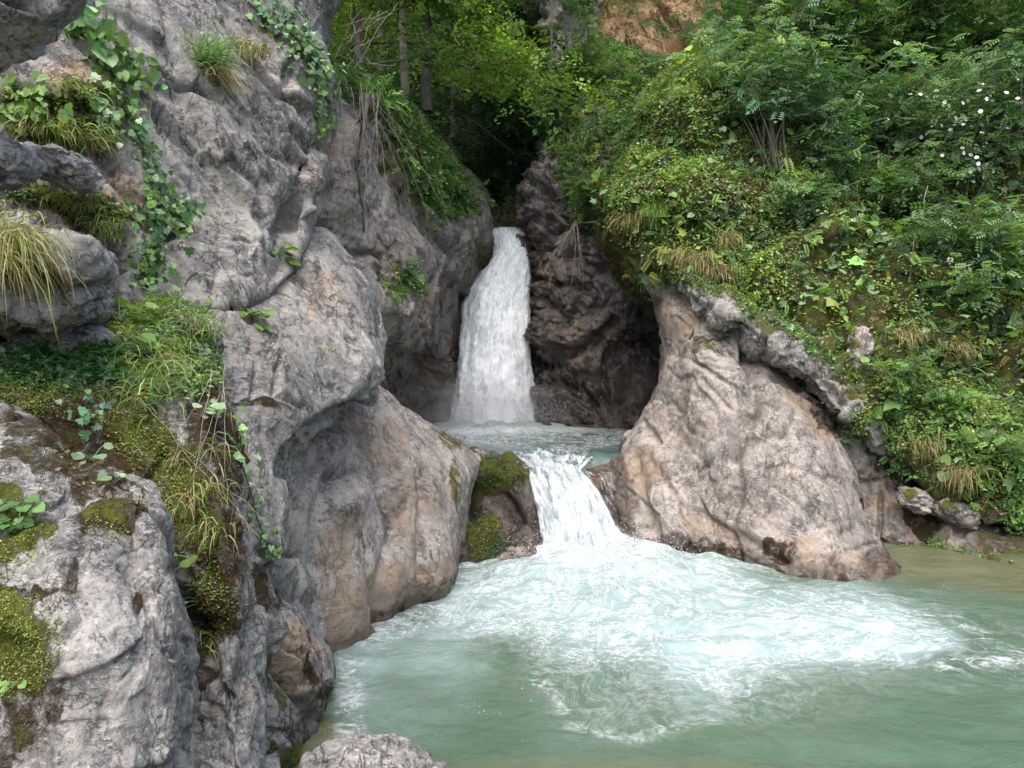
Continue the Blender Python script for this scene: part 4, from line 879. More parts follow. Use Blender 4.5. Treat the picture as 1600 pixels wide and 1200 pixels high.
# ------------------------------------------------------------------ vegetation toolkit
rng = np.random.default_rng(7)
def unit(a): return a/(np.linalg.norm(a, axis=-1, keepdims=True)+1e-9)
def tube(pts, rad, sides=6):
    pts = np.asarray(pts, float); n = len(pts); rad = np.broadcast_to(rad, (n,))
    t = unit(np.gradient(pts, axis=0)); ref = np.array([0.31, 0.17, 0.93])
    a = unit(np.cross(t, ref)); b = np.cross(t, a)
    an = np.arange(sides)*2*math.pi/sides
    V = pts[:, None]+rad[:, None, None]*(np.cos(an)[None, :, None]*a[:, None]+np.sin(an)[None, :, None]*b[:, None])
    i = np.arange(n-1)[:, None]*sides; j = np.arange(sides)[None]; k = (j+1) % sides
    F = np.stack([i+j, i+k, i+sides+k, i+sides+j], -1).reshape(-1, 4)
    return V.reshape(-1, 3), F
class Batch:
    def __init__(s): s.V = []; s.Q = []; s.T = []; s.C = []; s.n = 0
    def add(s, V, F, col=None):
        V = np.asarray(V).reshape(-1, 3); F = np.asarray(F)
        (s.Q if F.shape[1] == 4 else s.T).append(F+s.n); s.V.append(V); s.n += len(V)
        if col is None: col = np.ones(3)
        s.C.append(np.broadcast_to(col, V.shape))
    def inst(s, tpl, pos, Y, Z, size, col):
        """template length along Y, face normal Z"""
        tv, tf = tpl; Y = unit(Y); X = unit(np.cross(Y, Z)); Z = np.cross(X, Y); size = np.asarray(size).reshape(-1, 1)
        V = pos[:, None]+size[:, None]*(tv[None, :, 0:1]*X[:, None]+tv[None, :, 1:2]*Y[:, None]+tv[None, :, 2:3]*Z[:, None])
        m = len(tv); F = (tf[None]+m*np.arange(len(pos))[:, None, None]).reshape(-1, tf.shape[1])
        s.add(V, F, np.repeat(col, m, axis=0))
    def build(s, name, mat, parent=None, origin=None, smooth=False):
        if not s.V: return None
        V = np.concatenate(s.V); C = np.concatenate(s.C)
        if parent is not None: V = V-np.array(parent.location)
        elif origin is not None: V = V-np.array(origin)
        Fs = [np.concatenate(x) for x in (s.Q, s.T) if x]
        me = np_mesh(name, V, Fs if len(Fs) > 1 else Fs[0], smooth, {'col': ('FLOAT_COLOR', np.concatenate([C, np.ones((len(C), 1))], 1))})
        o = link(name, me, M[mat], parent)
        if parent is None and origin is not None: o.location = origin
        return o
def fan(pts, c=(0, .4, 0)):
    V = np.array([c]+pts, float); n = len(pts)
    return V, np.array([[0, 1+i, 1+(i+1) % n] for i in range(n)])
SMALL = (np.array([[0, 0, 0], [.30, .45, .07], [0, 1, -.06], [-.30, .45, .07]]), np.array([[0, 1, 2], [0, 2, 3]]))
ROUND = fan([(0, 0, 0), (.34, .15, .06), (.48, .5, .08), (.30, .85, .04), (0, 1, -.04), (-.30, .85, .04), (-.48, .5, .08), (-.34, .15, .06)])
HEART = fan([(0, .10, .0), (.22, -.08, .05), (.46, .06, .09), (.55, .32, .08), (.46, .62, .05), (.24, .88, 0), (0, 1.02, -.1), (-.24, .88, 0), (-.46, .62, .05), (-.55, .32, .08), (-.46, .06, .09), (-.22, -.08, .05)], (0, .42, -.03))
IVY = fan([(0, .05, 0), (.25, -.02, .03), (.5, .22, .02), (.30, .42, .04), (.34, .66, .0), (.13, .66, .03), (0, 1, -.05), (-.13, .66, .03), (-.34, .66, .0), (-.30, .42, .04), (-.5, .22, .02), (-.25, -.02, .03)])
MAPLE = fan([(0, 0, 0), (.2, .10, 0), (.46, .02, 0), (.36, .26, .02), (.60, .50, -.02), (.30, .52, .03), (.20, .74, .02), (0, 1, -.05), (-.20, .74, .02), (-.30, .52, .03), (-.60, .50, -.02), (-.36, .26, .02), (-.46, .02, 0), (-.2, .10, 0)], (0, .38, 0))
def compound(pairs=4, w=.34, leaf=.30, droop=.25):
    V = []; F = []; k = 0
    def lf(o, dirv, L):
        nonlocal k
        o = np.array(o); d = unit(np.array(dirv, float)); sd_ = np.array([-d[1], d[0], 0])
        V.extend([o, o+d*L*.5+sd_*L*.26+[0, 0, .02], o+d*L-[0, 0, .04], o+d*L*.5-sd_*L*.26+[0, 0, .02]]); F.extend([[k, k+1, k+2], [k, k+2, k+3]]); k += 4
    for i in range(pairs):
        y = .18+.66*i/pairs; z = -droop*y*y
        L = leaf*(1-.25*abs(i/pairs-.4))
        lf((0, y, z), (1, .45, 0), L); lf((0, y, z), (-1, .45, 0), L)
    lf((0, .84, -droop*.7), (0, 1, 0), leaf)
    return np.array(V), np.array(F)
PINNATE = compound(); FERN = compound(9, leaf=.20, droop=.45)
def spray(n=14, seed=1, leaf=.2):
    r = np.random.default_rng(seed); V = []; F = []
    for i in range(n):
        y = r.uniform(.05, 1); x = r.normal()*.28*(1.1-abs(y-.5)); o = np.array([x, y, -.12*y*y-.1*x*x+r.normal()*.02]); d = unit(np.array([x*1.6+r.normal()*.3, .6, r.normal()*.15])); sd_ = np.array([-d[1], d[0], r.normal()*.2]); L = leaf*r.uniform(.7, 1.3)
        V += [o, o+d*L*.5+sd_*L*.33, o+d*L, o+d*L*.5-sd_*L*.33]; F += [[4*i, 4*i+1, 4*i+2], [4*i, 4*i+2, 4*i+3]]
    return np.array(V), np.array(F)
SPRAYS = [spray(14, k) for k in range(4)]
PROJ = {k: proj(r['p']) for k, r in ROCKS.items()}
def hit(u, v, keys=None):
    best = None
    for k in (keys or ROCKS):
        U, Vv = PROJ[k]; r = ROCKS[k]; m = np.where(np.hypot(U-u, Vv-v) < 9)[0]
        if len(m) == 0: continue
        facing = ((np.array([0, 0, CAM_H])-r['p'][m])*r['n'][m]).sum(1) > 0
        if facing.any(): m = m[facing]
        i = m[np.argmin(r['p'][m, 1])]
        if best is None or r['p'][i, 1] < best[0][1]: best = (r['p'][i], r['n'][i])
    return best
def scatter(key, N, regs, seed=0, minup=None):
    r = ROCKS[key]; F = r['F']; c = r['p'][F].mean(1); n = unit(r['n'][F].mean(1))
    a = np.linalg.norm(np.cross(r['p'][F[:, 2]]-r['p'][F[:, 0]], r['p'][F[:, 3]]-r['p'][F[:, 1]]), axis=1)/2
    u, v = proj(c); wgt = np.zeros(len(F))
    if regs is None: wgt[:] = 1
    else:
        ds = 11/np.maximum(c[:, 1:2], 2); nz = fbm(c*1.6*ds, 3, 301+seed)+.7*fbm(c*6*ds, 3, 303+seed)
        for g in regs: wgt = np.maximum(wgt, region(g, u+22*nz, v+22*np.roll(nz, 977)))
        wgt = wgt*(.25+sstep(-.5, .3, nz))
    if minup is not None: wgt = wgt*sstep(minup-.2, minup+.2, n[:, 2])
    wgt = wgt*a; 
    if wgt.sum() <= 0: return np.zeros((0, 3)), np.zeros((0, 3))
    rg = np.random.default_rng(seed+50); i = rg.choice(len(F), N, p=wgt/wgt.sum())
    s, t = rg.random((N, 1)), rg.random((N, 1)); q = r['p'][F[i]]
    p = q[:, 0]*(1-s)*(1-t)+q[:, 1]*s*(1-t)+q[:, 2]*s*t+q[:, 3]*(1-s)*t
    return p, n[i]
G_ = dict(   # leaf colours, albedo
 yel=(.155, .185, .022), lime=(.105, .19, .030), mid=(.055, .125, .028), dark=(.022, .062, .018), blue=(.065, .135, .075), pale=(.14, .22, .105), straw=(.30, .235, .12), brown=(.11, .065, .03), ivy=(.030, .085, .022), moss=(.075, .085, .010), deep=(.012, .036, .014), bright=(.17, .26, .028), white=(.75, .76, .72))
for _k in G_:
    if _k not in ('white', 'straw', 'brown', 'deep', 'moss'): _m = sum(G_[_k])/3; G_[_k] = tuple(min(.45, 1.8*(x*.80+_m*.20)) for x in G_[_k])
def colours(pos, names, wts, seed=0, vary=.3, freq=1.6):
    """clumps of one hue, shaded leaf by leaf"""
    rg = np.random.default_rng(seed); P_ = np.array([G_[n] for n in names]); w_ = np.cumsum(wts)/np.sum(wts)
    x = fbm(pos*freq+seed, 3, seed+5); x = np.clip((x+.42)/.84, 0, .999); x = np.clip(x+rg.normal(size=len(pos))*.16, 0, .999)
    c = P_[np.searchsorted(w_, x).clip(0, len(P_)-1)]
    return c*np.exp(rg.normal(size=(len(pos), 1))*vary)*np.exp(rg.normal(size=(len(pos), 3))*.06)
def cover(bt, key, N, regs, tpl, size, names, wts, seed, lift=(.02, .12), upb=.6, lf=1.3, minup=None):
    p, n = scatter(key, N, regs, seed, minup)
    if len(p) == 0: return
    rg = np.random.default_rng(seed+9); up = np.array([0, 0, 1.0])
    puff = sstep(-.25, .5, fbm(p*lf, 3, seed+3))
    p = p+unit(n+up*.5)*(lift[0]+lift[1]*puff*rg.uniform(0.2, 1, len(p)))[:, None]
    Z = unit(n*.6+up*upb+rg.normal(size=p.shape)*.42); Y = unit(np.cross(Z, rg.normal(size=p.shape))+n*.35-up*.15)
    s = size*np.exp(rg.normal(size=len(p))*.3)
    bt.inst(tpl, p, Y, Z, s, colours(p, names, wts, seed))

def grass(loc, N, L, out, names, wts, seed, label, name='grass_tuft', droop=1.0, spread=.05, group=None, w=.0028, cat='grass', build=True, bt=None):
    rg = np.random.default_rng(seed); loc = np.array(loc); out = np.array(out, float)
    o = bt or Batch(); K = 5
    base = loc+rg.normal(size=(N, 3))*np.array([spread, spread*.6, spread*.5])
    d = unit(out*0.9+np.array([0, 0, .9])+rg.normal(size=(N, 3))*.55); LL = L*rg.uniform(.45, 1.15, N)
    pts = []; p = base.copy(); g = np.array([0, 0, -1.0])
    for k in range(K):
        pts.append(p.copy()); p = p+d*(LL/(K-1))[:, None]; d = unit(d+g*droop*.42)
    pts = np.stack(pts, 1); side = unit(np.cross(pts[:, -1]-pts[:, 0], rg.normal(size=(N, 3))))
    wd = w*np.array([1, 1, .85, .55, .12])[None, :, None]*(np.linalg.norm(loc-[0, 0, CAM_H])/4)**.5
    V = np.stack([pts-side[:, None]*wd, pts+side[:, None]*wd], 2).reshape(N, K*2, 3)
    f = np.array([[2*k, 2*k+1, 2*k+3, 2*k+2] for k in range(K-1)]); F = (f[None]+K*2*np.arange(N)[:, None, None]).reshape(-1, 4)
    c = colours(base+rg.normal(size=base.shape)*.5, names, wts, seed, .25)
    o.add(V, F, np.repeat(c, K*2, axis=0))
    if bt is None: return tag(o.build(name, 'leaf', origin=tuple(loc)), label, cat, group)
def broadleaf(u, v, n, size, label, seed, col='lime', keys=None, tpl=HEART, group=None, name='broadleaf_plant', spread=1.0, cat='plant', hang=.25):
    h = hit(u, v, keys)
    if h is None: return
    loc, nn = h; rg = np.random.default_rng(seed); e = empty(name, tuple(loc)); tag(e, label, cat, group)
    st = Batch(); lv = Batch(); out = unit(nn*np.array([1, 1, .4]))
    for i in range(n):
        d = unit(out*.9+np.array([0, 0, .55])+rg.normal(size=3)*np.array([.8, .5, .6])*spread); L = size*rg.uniform(.7, 2.1)
        k = np.linspace(0, 1, 5)[:, None]; pts = loc+d*L*k+np.array([0, 0, -hang*L])*k*k
        V, F = tube(pts, np.linspace(.012, .006, 5)*size*4, 5); st.add(V, F, np.array(G_['pale']))
        Z = unit(out*.55+np.array([0, 0, .75])+rg.normal(size=3)*.3); Y = unit(d*np.array([1, 1, .3])+np.array([0, 0, -.35]))
        c = np.array(G_[col])*np.exp(rg.normal()*.18)
        lv.inst(tpl, pts[-1:], Y[None], Z[None], [size*rg.uniform(.65, 1.15)], c[None])
    st.build('stalks', 'leaf', e); lv.build('leaves', 'leaf', e)
    return e
def ivy(path, label, seed, N=90, size=.045, keys=None, width=.06, names=('ivy', 'mid', 'lime'), wts=(3, 2, 1), mat='leaf_glossy', group=None, name='ivy_strand', tpl=IVY):
    pts = []
    for (a, b), (c, d) in zip(path[:-1], path[1:]):
        m = max(2, int(math.hypot(c-a, d-b)/14))
        for t in np.arange(m)/m:
            h = hit(a+(c-a)*t, b+(d-b)*t, keys)
            if h is not None: pts.append(np.concatenate([h[0]+h[1]*.012, h[1]]))
    if len(pts) < 3: return
    pts = np.array(pts); rg = np.random.default_rng(seed)
    for _ in range(2): pts[1:-1] = (pts[:-2]+pts[1:-1]*2+pts[2:])/4
    e = empty(name, tuple(pts[0, :3])); tag(e, label, 'ivy', group)
    st = Batch(); V, F = tube(pts[:, :3], np.linspace(.006, .003, len(pts)), 5); st.add(V, F, np.array(G_['brown'])); st.build('stem', 'leaf', e)
    lv = Batch(); i = rg.random(N)*(len(pts)-1.01); k = i.astype(int); f = (i-k)[:, None]
    q = pts[k]*(1-f)+pts[k+1]*f; p = q[:, :3]+rg.normal(size=(N, 3))*width*np.array([1, .3, .8])+unit(q[:, 3:])*rg.uniform(.01, .06, (N, 1))
    n = unit(q[:, 3:]); Z = unit(n+np.array([0, 0, .35])+rg.normal(size=(N, 3))*.35); Y = unit(np.array([0, 0, -1.0])+rg.normal(size=(N, 3))*.7)
    lv.inst(tpl, p, Y, Z, size*np.exp(rg.normal(size=N)*.28), colours(p, names, wts, seed, .25, 3)); lv.build('leaves', mat, e)
    return e

def branchy(loc, H, lean, r0, seed, limbs=9, limb_len=.45, first=.35, flat=.25, wob=.05, sub=3, aim=None):
    """trunk + limbs + twigs; returns batch of wood and list of twig points with direction"""
    rg = np.random.default_rng(seed); wood = Batch(); tips = []
    k = np.linspace(0, 1, 12)[:, None]; loc = np.array(loc, float); lean = np.array(lean, float)
    tr = loc+np.array([0, 0, H])*k+lean*H*k**1.4+np.cumsum(rg.normal(size=(12, 3))*wob*H*.12, 0)*np.array([1, 1, .2])
    V, F = tube(tr, r0*np.linspace(1, .25, 12), 8); wood.add(V, F)
    for i in range(limbs):
        t = first+(1-first)*(i+.5)/limbs; a = i*2.4+rg.uniform(-.4, .4); x = t*11; j = min(int(x), 10); b0 = tr[j]*(1-x+j)+tr[j+1]*(x-j)
        d = np.array([math.cos(a), math.sin(a), flat+rg.uniform(-.1, .25)])
        if aim is not None: d = d+np.array(aim)
        d = unit(d); L = limb_len*H*(1.05-.55*abs(t-.6))*rg.uniform(.75, 1.2)
        m = np.linspace(0, 1, 7)[:, None]; lb = b0+d*L*m+np.array([0, 0, -.12*L])*m**2+np.cumsum(rg.normal(size=(7, 3))*.03*L, 0)
        V, F = tube(lb, r0*.38*np.linspace(1, .25, 7), 6); wood.add(V, F)
        for s_ in range(sub*2):
            mi = rg.integers(2, 7); sdv = unit(d+rg.normal(size=3)*np.array([.8, .8, .35])); l2 = L*rg.uniform(.2, .45)
            tw = lb[mi]+sdv*l2*np.linspace(0, 1, 4)[:, None]; V, F = tube(tw, r0*.13*np.linspace(1, .4, 4), 4); wood.add(V, F)
            for q in (1, 2, 3): tips.append((tw[q], sdv, l2))
        tips.append((lb[-1], d, L*.3))
    return wood, tips
def crown(tips, N, spread, tpls, size, names, wts, seed, flat=.8, droop=.2):
    rg = np.random.default_rng(seed); P0 = np.array([t[0] for t in tips]); D = np.array([t[1] for t in tips])
    i = rg.integers(0, len(P0), N); p = P0[i]+rg.normal(size=(N, 3))*spread*np.array([1, 1, .38]); bt = Batch()
    Z = unit(np.array([0, 0, flat])+rg.normal(size=(N, 3))*.35); Y = unit(D[i]*.6+rg.normal(size=(N, 3))*np.array([1, 1, .3])*.8-np.array([0, 0, droop]))
    c = colours(p, names, wts, seed, .28, 1.1); s = size*np.exp(rg.normal(size=N)*.25)
    for k, tp in enumerate(tpls):
        m = np.arange(N) % len(tpls) == k
        bt.inst(tp, p[m], Y[m], Z[m], s[m], c[m])
    return bt
def tree(loc, H, label, seed, r0=.12, lean=(0, 0, 0), N=900, spread=.5, tpls=SPRAYS, size=.5, names=('mid', 'lime', 'dark'), wts=(2, 1, 1), name='broadleaf_tree', cat='tree', group='trees in the gorge', crown_name='crown', bark='bark', **kw):
    e = empty(name, tuple(loc)); tag(e, label, cat, group)
    wood, tips = branchy(loc, H, lean, r0, seed, **kw)
    wood.build('trunk' if cat == 'tree' else 'stems', bark, e, smooth=True)
    crown(tips, N, spread, tpls, size, names, wts, seed+1).build(crown_name, 'leaf', e)
    return e
def shrub(base, H, label, seed, stems=8, fan_=.5, N=500, tpls=(PINNATE,), size=.22, names=('blue', 'mid', 'pale'), wts=(3, 2, 1), r0=.012, spread=.16, name='shrub', group='shrubs on the right bank', bark='bark', low=.3, cat='shrub', lean=(0, 0, 0), flowers=0):
    rg = np.random.default_rng(seed); base = np.array(base, float); e = empty(name, tuple(base)); tag(e, label, cat, group)
    wood = Batch(); tips = []
    for s in range(stems):
        d = np.array([rg.normal()*fan_, rg.normal()*fan_*.6, 1])+np.array(lean); k = np.linspace(0, 1, 9)[:, None]; L = H*rg.uniform(.65, 1.05)
        b0 = base+rg.normal(size=3)*np.array([.14, .1, .0])*H*.35
        pts = b0+np.array([d[0]*.6, d[1]*.6, 1])*L*k+np.array([d[0], d[1], -.25])*L*.35*k**2.2+np.cumsum(rg.normal(size=(9, 3))*.015*L, 0)
        V, F = tube(pts, r0*np.linspace(1.2, .35, 9), 5); wood.add(V, F)
        for j in range(9):
            if j/8 < low: continue
            for _ in range(3):
                dv = unit(rg.normal(size=3)*np.array([1, 1, .35])+np.array([0, 0, .25])); l2 = H*rg.uniform(.08, .22); tw = pts[j]+dv*l2*np.linspace(0, 1, 4)[:, None]-np.array([0, 0, .1*l2])*np.linspace(0, 1, 4)[:, None]**2
                V, F = tube(tw, r0*.4*np.linspace(1, .4, 4), 4); wood.add(V, F)
                tips += [(tw[1], dv, l2), (tw[2], dv, l2), (tw[3], dv, l2)]
    wood.build('stems', bark, e); crown(tips, N, spread*.6, tpls, size, names, wts, seed+1, .9, .25).build('foliage', 'leaf', e)
    if flowers:
        bt = Batch(); i = rg.integers(0, len(tips), flowers)
        for q in i:
            c = tips[q][0]+unit(rg.normal(size=3)+np.array([-.2, -1.2, .6]))*.16; ax = unit(np.array([rg.normal()*.4, -1, .5+rg.normal()*.3]))
            a0 = unit(np.cross(ax, [0, 0, 1])); b0 = np.cross(ax, a0)
            for z in range(5):
                an = z*1.2566; Y = (a0*math.cos(an)+b0*math.sin(an))+ax*.25
                bt.inst(ROUND, c[None], Y[None], ax[None], [.036], np.array([G_['white']]))
        bt.build('blossoms', 'petal', e)
    return e
def petal():
    m, t = newmat('petal'); b = NB(t); at = b.n('ShaderNodeAttribute', attribute_name='col'); p = b.n('ShaderNodeBsdfPrincipled'); b.L(at.outputs['Color'], p.inputs['Base Color']); p.inputs['Roughness'].default_value = .6
    o = b.n('ShaderNodeOutputMaterial'); b.L(p.outputs[0], o.inputs[0]); return m
M['petal'] = petal()

# ------------------------------------------------------------------ ground cover (uncountable)
bt = Batch()
ALL = [('p', [(830, -60), (1950, -60), (1950, 960), (1560, 800), (1380, 690), (1230, 560), (1010, 430), (940, 300), (850, 270)], 10)]
bare = [(1340, 530, 26, 60), (1560, 560, 40, 50), (1450, 560, 50, 30)]
cover(bt, 'bank', 60000, ALL, SMALL, .050, ('dark', 'mid', 'yel', 'lime', 'pale', 'moss'), (1.6, 3, 3.4, 3, 1.2, 1.6), 11, (.0, .24))
cover(bt, 'bank', 38000, [('p', [(980, 110), (1200, 90), (1250, 300), (1240, 480), (1100, 440), (960, 360)], 20)], SMALL, .046, ('mid', 'yel', 'bright', 'lime', 'pale', 'straw'), (1, 3, 3, 2, 1.4, 1), 12, (.02, .20))
cover(bt, 'bank', 9000, ALL, PINNATE, .13, ('dark', 'mid', 'lime', 'blue'), (3, 3, 1.5, 2), 13, (.02, .25), lf=.8)
cover(bt, 'bank', 9000, [('p', [(1380, 600), (1460, 590), (1560, 620), (1620, 760), (1600, 830), (1520, 760), (1400, 680)], 14)], SMALL, .045, ('mid', 'lime', 'lime', 'yel'), (1, 2, 2, 1), 14, (.05, .22))
cover(bt, 'bank', 5000, ALL, FERN, .20, ('mid', 'lime', 'dark', 'yel'), (3, 2, 2, 1), 15, (.02, .2), lf=.8)
cover(bt, 'bank', 1500, ALL, HEART, .10, ('pale', 'lime', 'mid'), (2, 2, 1), 16, (.04, .2), lf=.8)
cover(bt, 'bank', 700, ALL, MAPLE, .16, ('pale', 'lime', 'yel'), (3, 2, 1), 17, (.06, .25), lf=.8)
cover(bt, 'bank', 2600, [('l', [(1010, 430), (1150, 500), (1235, 540), (1330, 610), (1400, 700), (1540, 810)], 24)], PINNATE, .12, ('mid', 'lime', 'yel', 'straw'), (2, 2, 1, 1), 18, (.0, .2))
tag(bt.build('undergrowth', 'leaf'), 'dense mixed green undergrowth and moss carpeting the right hillside', kind='stuff')
bt = Batch()
cover(bt, 'backbank', 26000, None, SMALL, .065, ('dark', 'mid', 'lime', 'yel', 'blue'), (2, 3, 2, 2, 1), 21, (.0, .2))
cover(bt, 'backbank', 3500, None, PINNATE, .22, ('dark', 'mid', 'lime', 'blue'), (3, 3, 1.5, 2), 22, (.02, .3), lf=.8)
cover(bt, 'cavewall', 3500, [('p', [(850, 170), (1030, 180), (1020, 340), (960, 360), (905, 340), (872, 250)], 12)], PINNATE, .17, ('mid', 'lime', 'dark', 'yel'), (3, 3, 1, 2), 24, (.02, .3))
cover(bt, 'cavewall', 30000, [('p', [(850, 170), (1030, 180), (1020, 340), (960, 360), (905, 340), (872, 250)], 12)], SMALL, .065, ('dark', 'mid', 'lime'), (2, 3, 2), 23, (.0, .25))
tag(bt.build('undergrowth', 'leaf'), 'green undergrowth covering the higher bank above the cave', kind='stuff')
bt = Batch()
LW = [('p', [(590, 130), (640, 180), (705, 265), (745, 315), (735, 340), (700, 322), (680, 345), (640, 300), (610, 230), (585, 160)], 14), ('e', 640, 435, 18, 26, -30), ('e', 615, 445, 14, 30, -20), ('p', [(500, 90), (620, 130), (620, 170), (500, 130)], 8)]
cover(bt, 'leftwall', 22000, LW, SMALL, .055, ('dark', 'mid', 'lime', 'moss', 'yel'), (2, 3, 2, 2, 1), 31, (.0, .22))
cover(bt, 'leftwall', 2500, LW, PINNATE, .18, ('mid', 'lime', 'dark'), (3, 2, 2), 32, (.02, .3))
tag(bt.build('undergrowth', 'leaf'), 'moss and small plants down the ridge left of the tall waterfall', kind='stuff')
bt = Batch()
MB_ = [('p', [(-50, 540), (120, 540), (200, 470), (320, 480), (340, 560), (330, 620), (240, 600), (120, 610), (-50, 630)], 12)]
cover(bt, 'mossbank', 9000, [('p', [(-60, 545), (190, 540), (230, 570), (110, 600), (-60, 600)], 12)], IVY, .032, ('ivy', 'mid', 'blue', 'mid'), (2, 2, 3, 1), 41, (.0, .05))
cover(bt, 'mossbank', 9000, [('p', [(200, 470), (320, 480), (340, 600), (300, 640), (220, 600), (180, 520)], 14)], SMALL, .028, ('yel', 'lime', 'mid'), (2, 2, 1), 42, (.0, .07))
cover(bt, 'mossbank', 16000, [('p', [(-60, 600), (220, 600), (300, 700), (340, 860), (280, 880), (250, 760), (150, 650), (-60, 660)], 16), ('e', 320, 940, 40, 60, 0)], SMALL, .010, ('moss', 'yel', 'brown', 'moss'), (2, 1.4, .8, 1), 43, (.0, .02), lf=3)
cover(bt, 'nearrock', 16000, [('p', [(-200, 740), (70, 790), (90, 850), (20, 900), (-200, 930)], 10), ('p', [(-200, 930), (60, 920), (110, 980), (105, 1040), (60, 1090), (-200, 1120)], 10), ('e', 165, 825, 40, 18, 5)], SMALL, .0065, ('moss', 'yel', 'brown', 'moss'), (2, 1.6, .8, 1), 44, (.0, .012), lf=4)
cover(bt, 'mossbank', 14000, [('p', [(0, 620), (140, 610), (260, 740), (260, 800), (160, 760), (0, 700)], 14), ('p', [(290, 500), (360, 640), (390, 860), (400, 960), (340, 980), (290, 860)], 14)], SMALL, .008, ('brown', 'brown', 'moss'), (3, 2, 1.5), 51, (.0, .012), lf=4)
cover(bt, 'nearrock', 14000, [('p', [(-200, 1060), (70, 1080), (100, 1040), (130, 1060), (90, 1130), (30, 1190), (-200, 1300)], 10), ('e', 165, 830, 56, 24, 5), ('p', [(0, 640), (120, 700), (200, 760), (230, 800), (150, 800), (60, 760), (0, 740)], 12), ('e', 80, 935, 60, 20, 0)], SMALL, .006, ('brown', 'brown', 'moss'), (3, 2, 2), 52, (.0, .008), lf=5)
cover(bt, 'slab', 5000, [('e', 110, 205, 80, 20, 5), ('e', 130, 150, 30, 20, 40), ('e', 110, 320, 100, 16, 14), ('e', 50, 160, 60, 18, 0)], SMALL, .025, ('moss', 'yel', 'mid'), (2, 2, 1), 45, (.0, .05))
cover(bt, 'slab', 1800, [('e', 250, 340, 34, 24, 20), ('e', 230, 420, 26, 34, 0), ('e', 60, 165, 60, 16, 0), ('e', 470, 60, 16, 60, -30)], IVY, .04, ('ivy', 'mid', 'lime'), (3, 2, 1), 46, (.0, .06))
tag(bt.build('moss_and_ivy', 'leaf'), 'moss tufts and creeping ivy over the near rocks on the left', kind='stuff')
bt = Batch()
cover(bt, 'mossrock', 2500, [('e', 790, 745, 50, 20, 15), ('e', 775, 860, 50, 30, 0)], SMALL, .022, ('moss', 'dark', 'mid'), (2, 2, 1), 53, (.0, .04))
cover(bt, 'mossrock', 7000, [('p', [(700, 700), (800, 718), (825, 745), (790, 765), (740, 770), (725, 800), (705, 900), (698, 900)], 8), ('e', 755, 840, 30, 45, 0)], SMALL, .025, ('moss', 'deep', 'dark'), (2, 2, 2), 47, (.0, .04))
cover(bt, 'lowright', 5000, [('e', 1410, 740, 50, 16, 45), ('p', [(1400, 850), (1480, 855), (1620, 875), (1700, 910), (1600, 885), (1420, 862)], 6)], SMALL, .03, ('moss', 'mid', 'lime'), (2, 1, 1), 48, (.0, .06))
cover(bt, 'crackledge', 3500, [('l', [(1000, 395), (1150, 470), (1235, 525), (1330, 590), (1400, 650)], 16)], SMALL, .04, ('mid', 'lime', 'dark', 'yel'), (2, 2, 1, 1), 50, (.0, .14))
cover(bt, 'crackledge', 5000, [('e', 1180, 485, 36, 16, 30), ('e', 1350, 655, 26, 22, 0), ('e', 1110, 430, 60, 10, 30), ('e', 1260, 530, 60, 14, 40)], SMALL, .032, ('yel', 'lime', 'mid'), (2, 2, 1), 49, (.0, .08))
tag(bt.build('moss', 'leaf'), 'moss cushions on the wet rocks round the pool', kind='stuff')

# ------------------------------------------------------------------ trees of the gorge
def at(u, v, d): return P(u, v, d)
tree(at(670, 175, 16.2), 6.5, 'spreading tree with bright layered leaves hanging over the gorge, top centre', 401, r0=.13, lean=(.03, 0, 0), N=3600, spread=.40, size=.42, names=('lime', 'bright', 'bright', 'lime'), wts=(1, 3, 3, 1),
     limbs=14, limb_len=.60, first=.12, flat=.05, aim=(.20, -.1, 0), sub=4)
tree(at(632, 185, 15.0), 6.0, 'slender pale-trunked tree on the ridge left of the bright spreading tree', 402, r0=.09, lean=(.0, 0, 0), N=900, spread=.35, size=.34, names=('mid', 'lime', 'dark'), wts=(2, 2, 1), limbs=9, limb_len=.30, first=.3, bark='twig')
tree(at(560, 150, 14.0), 5.5, 'leafy tree crowding the top edge beside the tall cliff', 403, r0=.08, N=1500, spread=.40, size=.34, names=('mid', 'lime', 'yel', 'dark'), wts=(2, 2, 1, 1.5), limbs=12, limb_len=.36, first=.05)
tree(at(858, 250, 21.0), 8.5, 'thin dark bare-trunked tree standing against the grey pinnacle', 404, r0=.055, lean=(.0, 0, 0), N=240, spread=.3, size=.35, names=('mid', 'lime'), wts=(1, 1), limbs=7, limb_len=.14, first=.5, wob=.02)
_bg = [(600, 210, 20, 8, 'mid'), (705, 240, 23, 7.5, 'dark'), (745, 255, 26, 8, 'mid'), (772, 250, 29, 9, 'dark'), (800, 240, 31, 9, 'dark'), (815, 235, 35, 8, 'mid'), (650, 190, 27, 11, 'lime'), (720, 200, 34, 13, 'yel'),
       (560, 170, 24, 10, 'lime'), (800, 170, 42, 14, 'mid'), (690, 150, 44, 16, 'lime'), (590, 120, 36, 14, 'yel'), (860, 170, 46, 15, 'mid'), (760, 130, 54, 18, 'mid'), (640, 60, 56, 18, 'lime'), (530, 100, 48, 18, 'mid')]
_where = ['behind the ridge', 'close behind the ridge beside the dark gap', 'in the dark gap above the water', 'with a straight trunk in the dark gap', 'with a thin trunk in the middle of the gap', 'right side of the dark gap',
          'with sunlight put into its leaf colour behind the slender pale trunk', 'with sunlight coloured into its yellow-green leaves behind the spreading tree', 'behind the leafy tree by the cliff', 'far up the gorge below the pinnacle', 'far up the gorge behind the spreading tree',
          'with sunlight coloured into its yellowish leaves far left in the gorge', 'far up the gorge beside the pinnacle', 'farthest up the middle of the gorge', 'highest on the far slope', 'far behind the edge of the tall cliff']
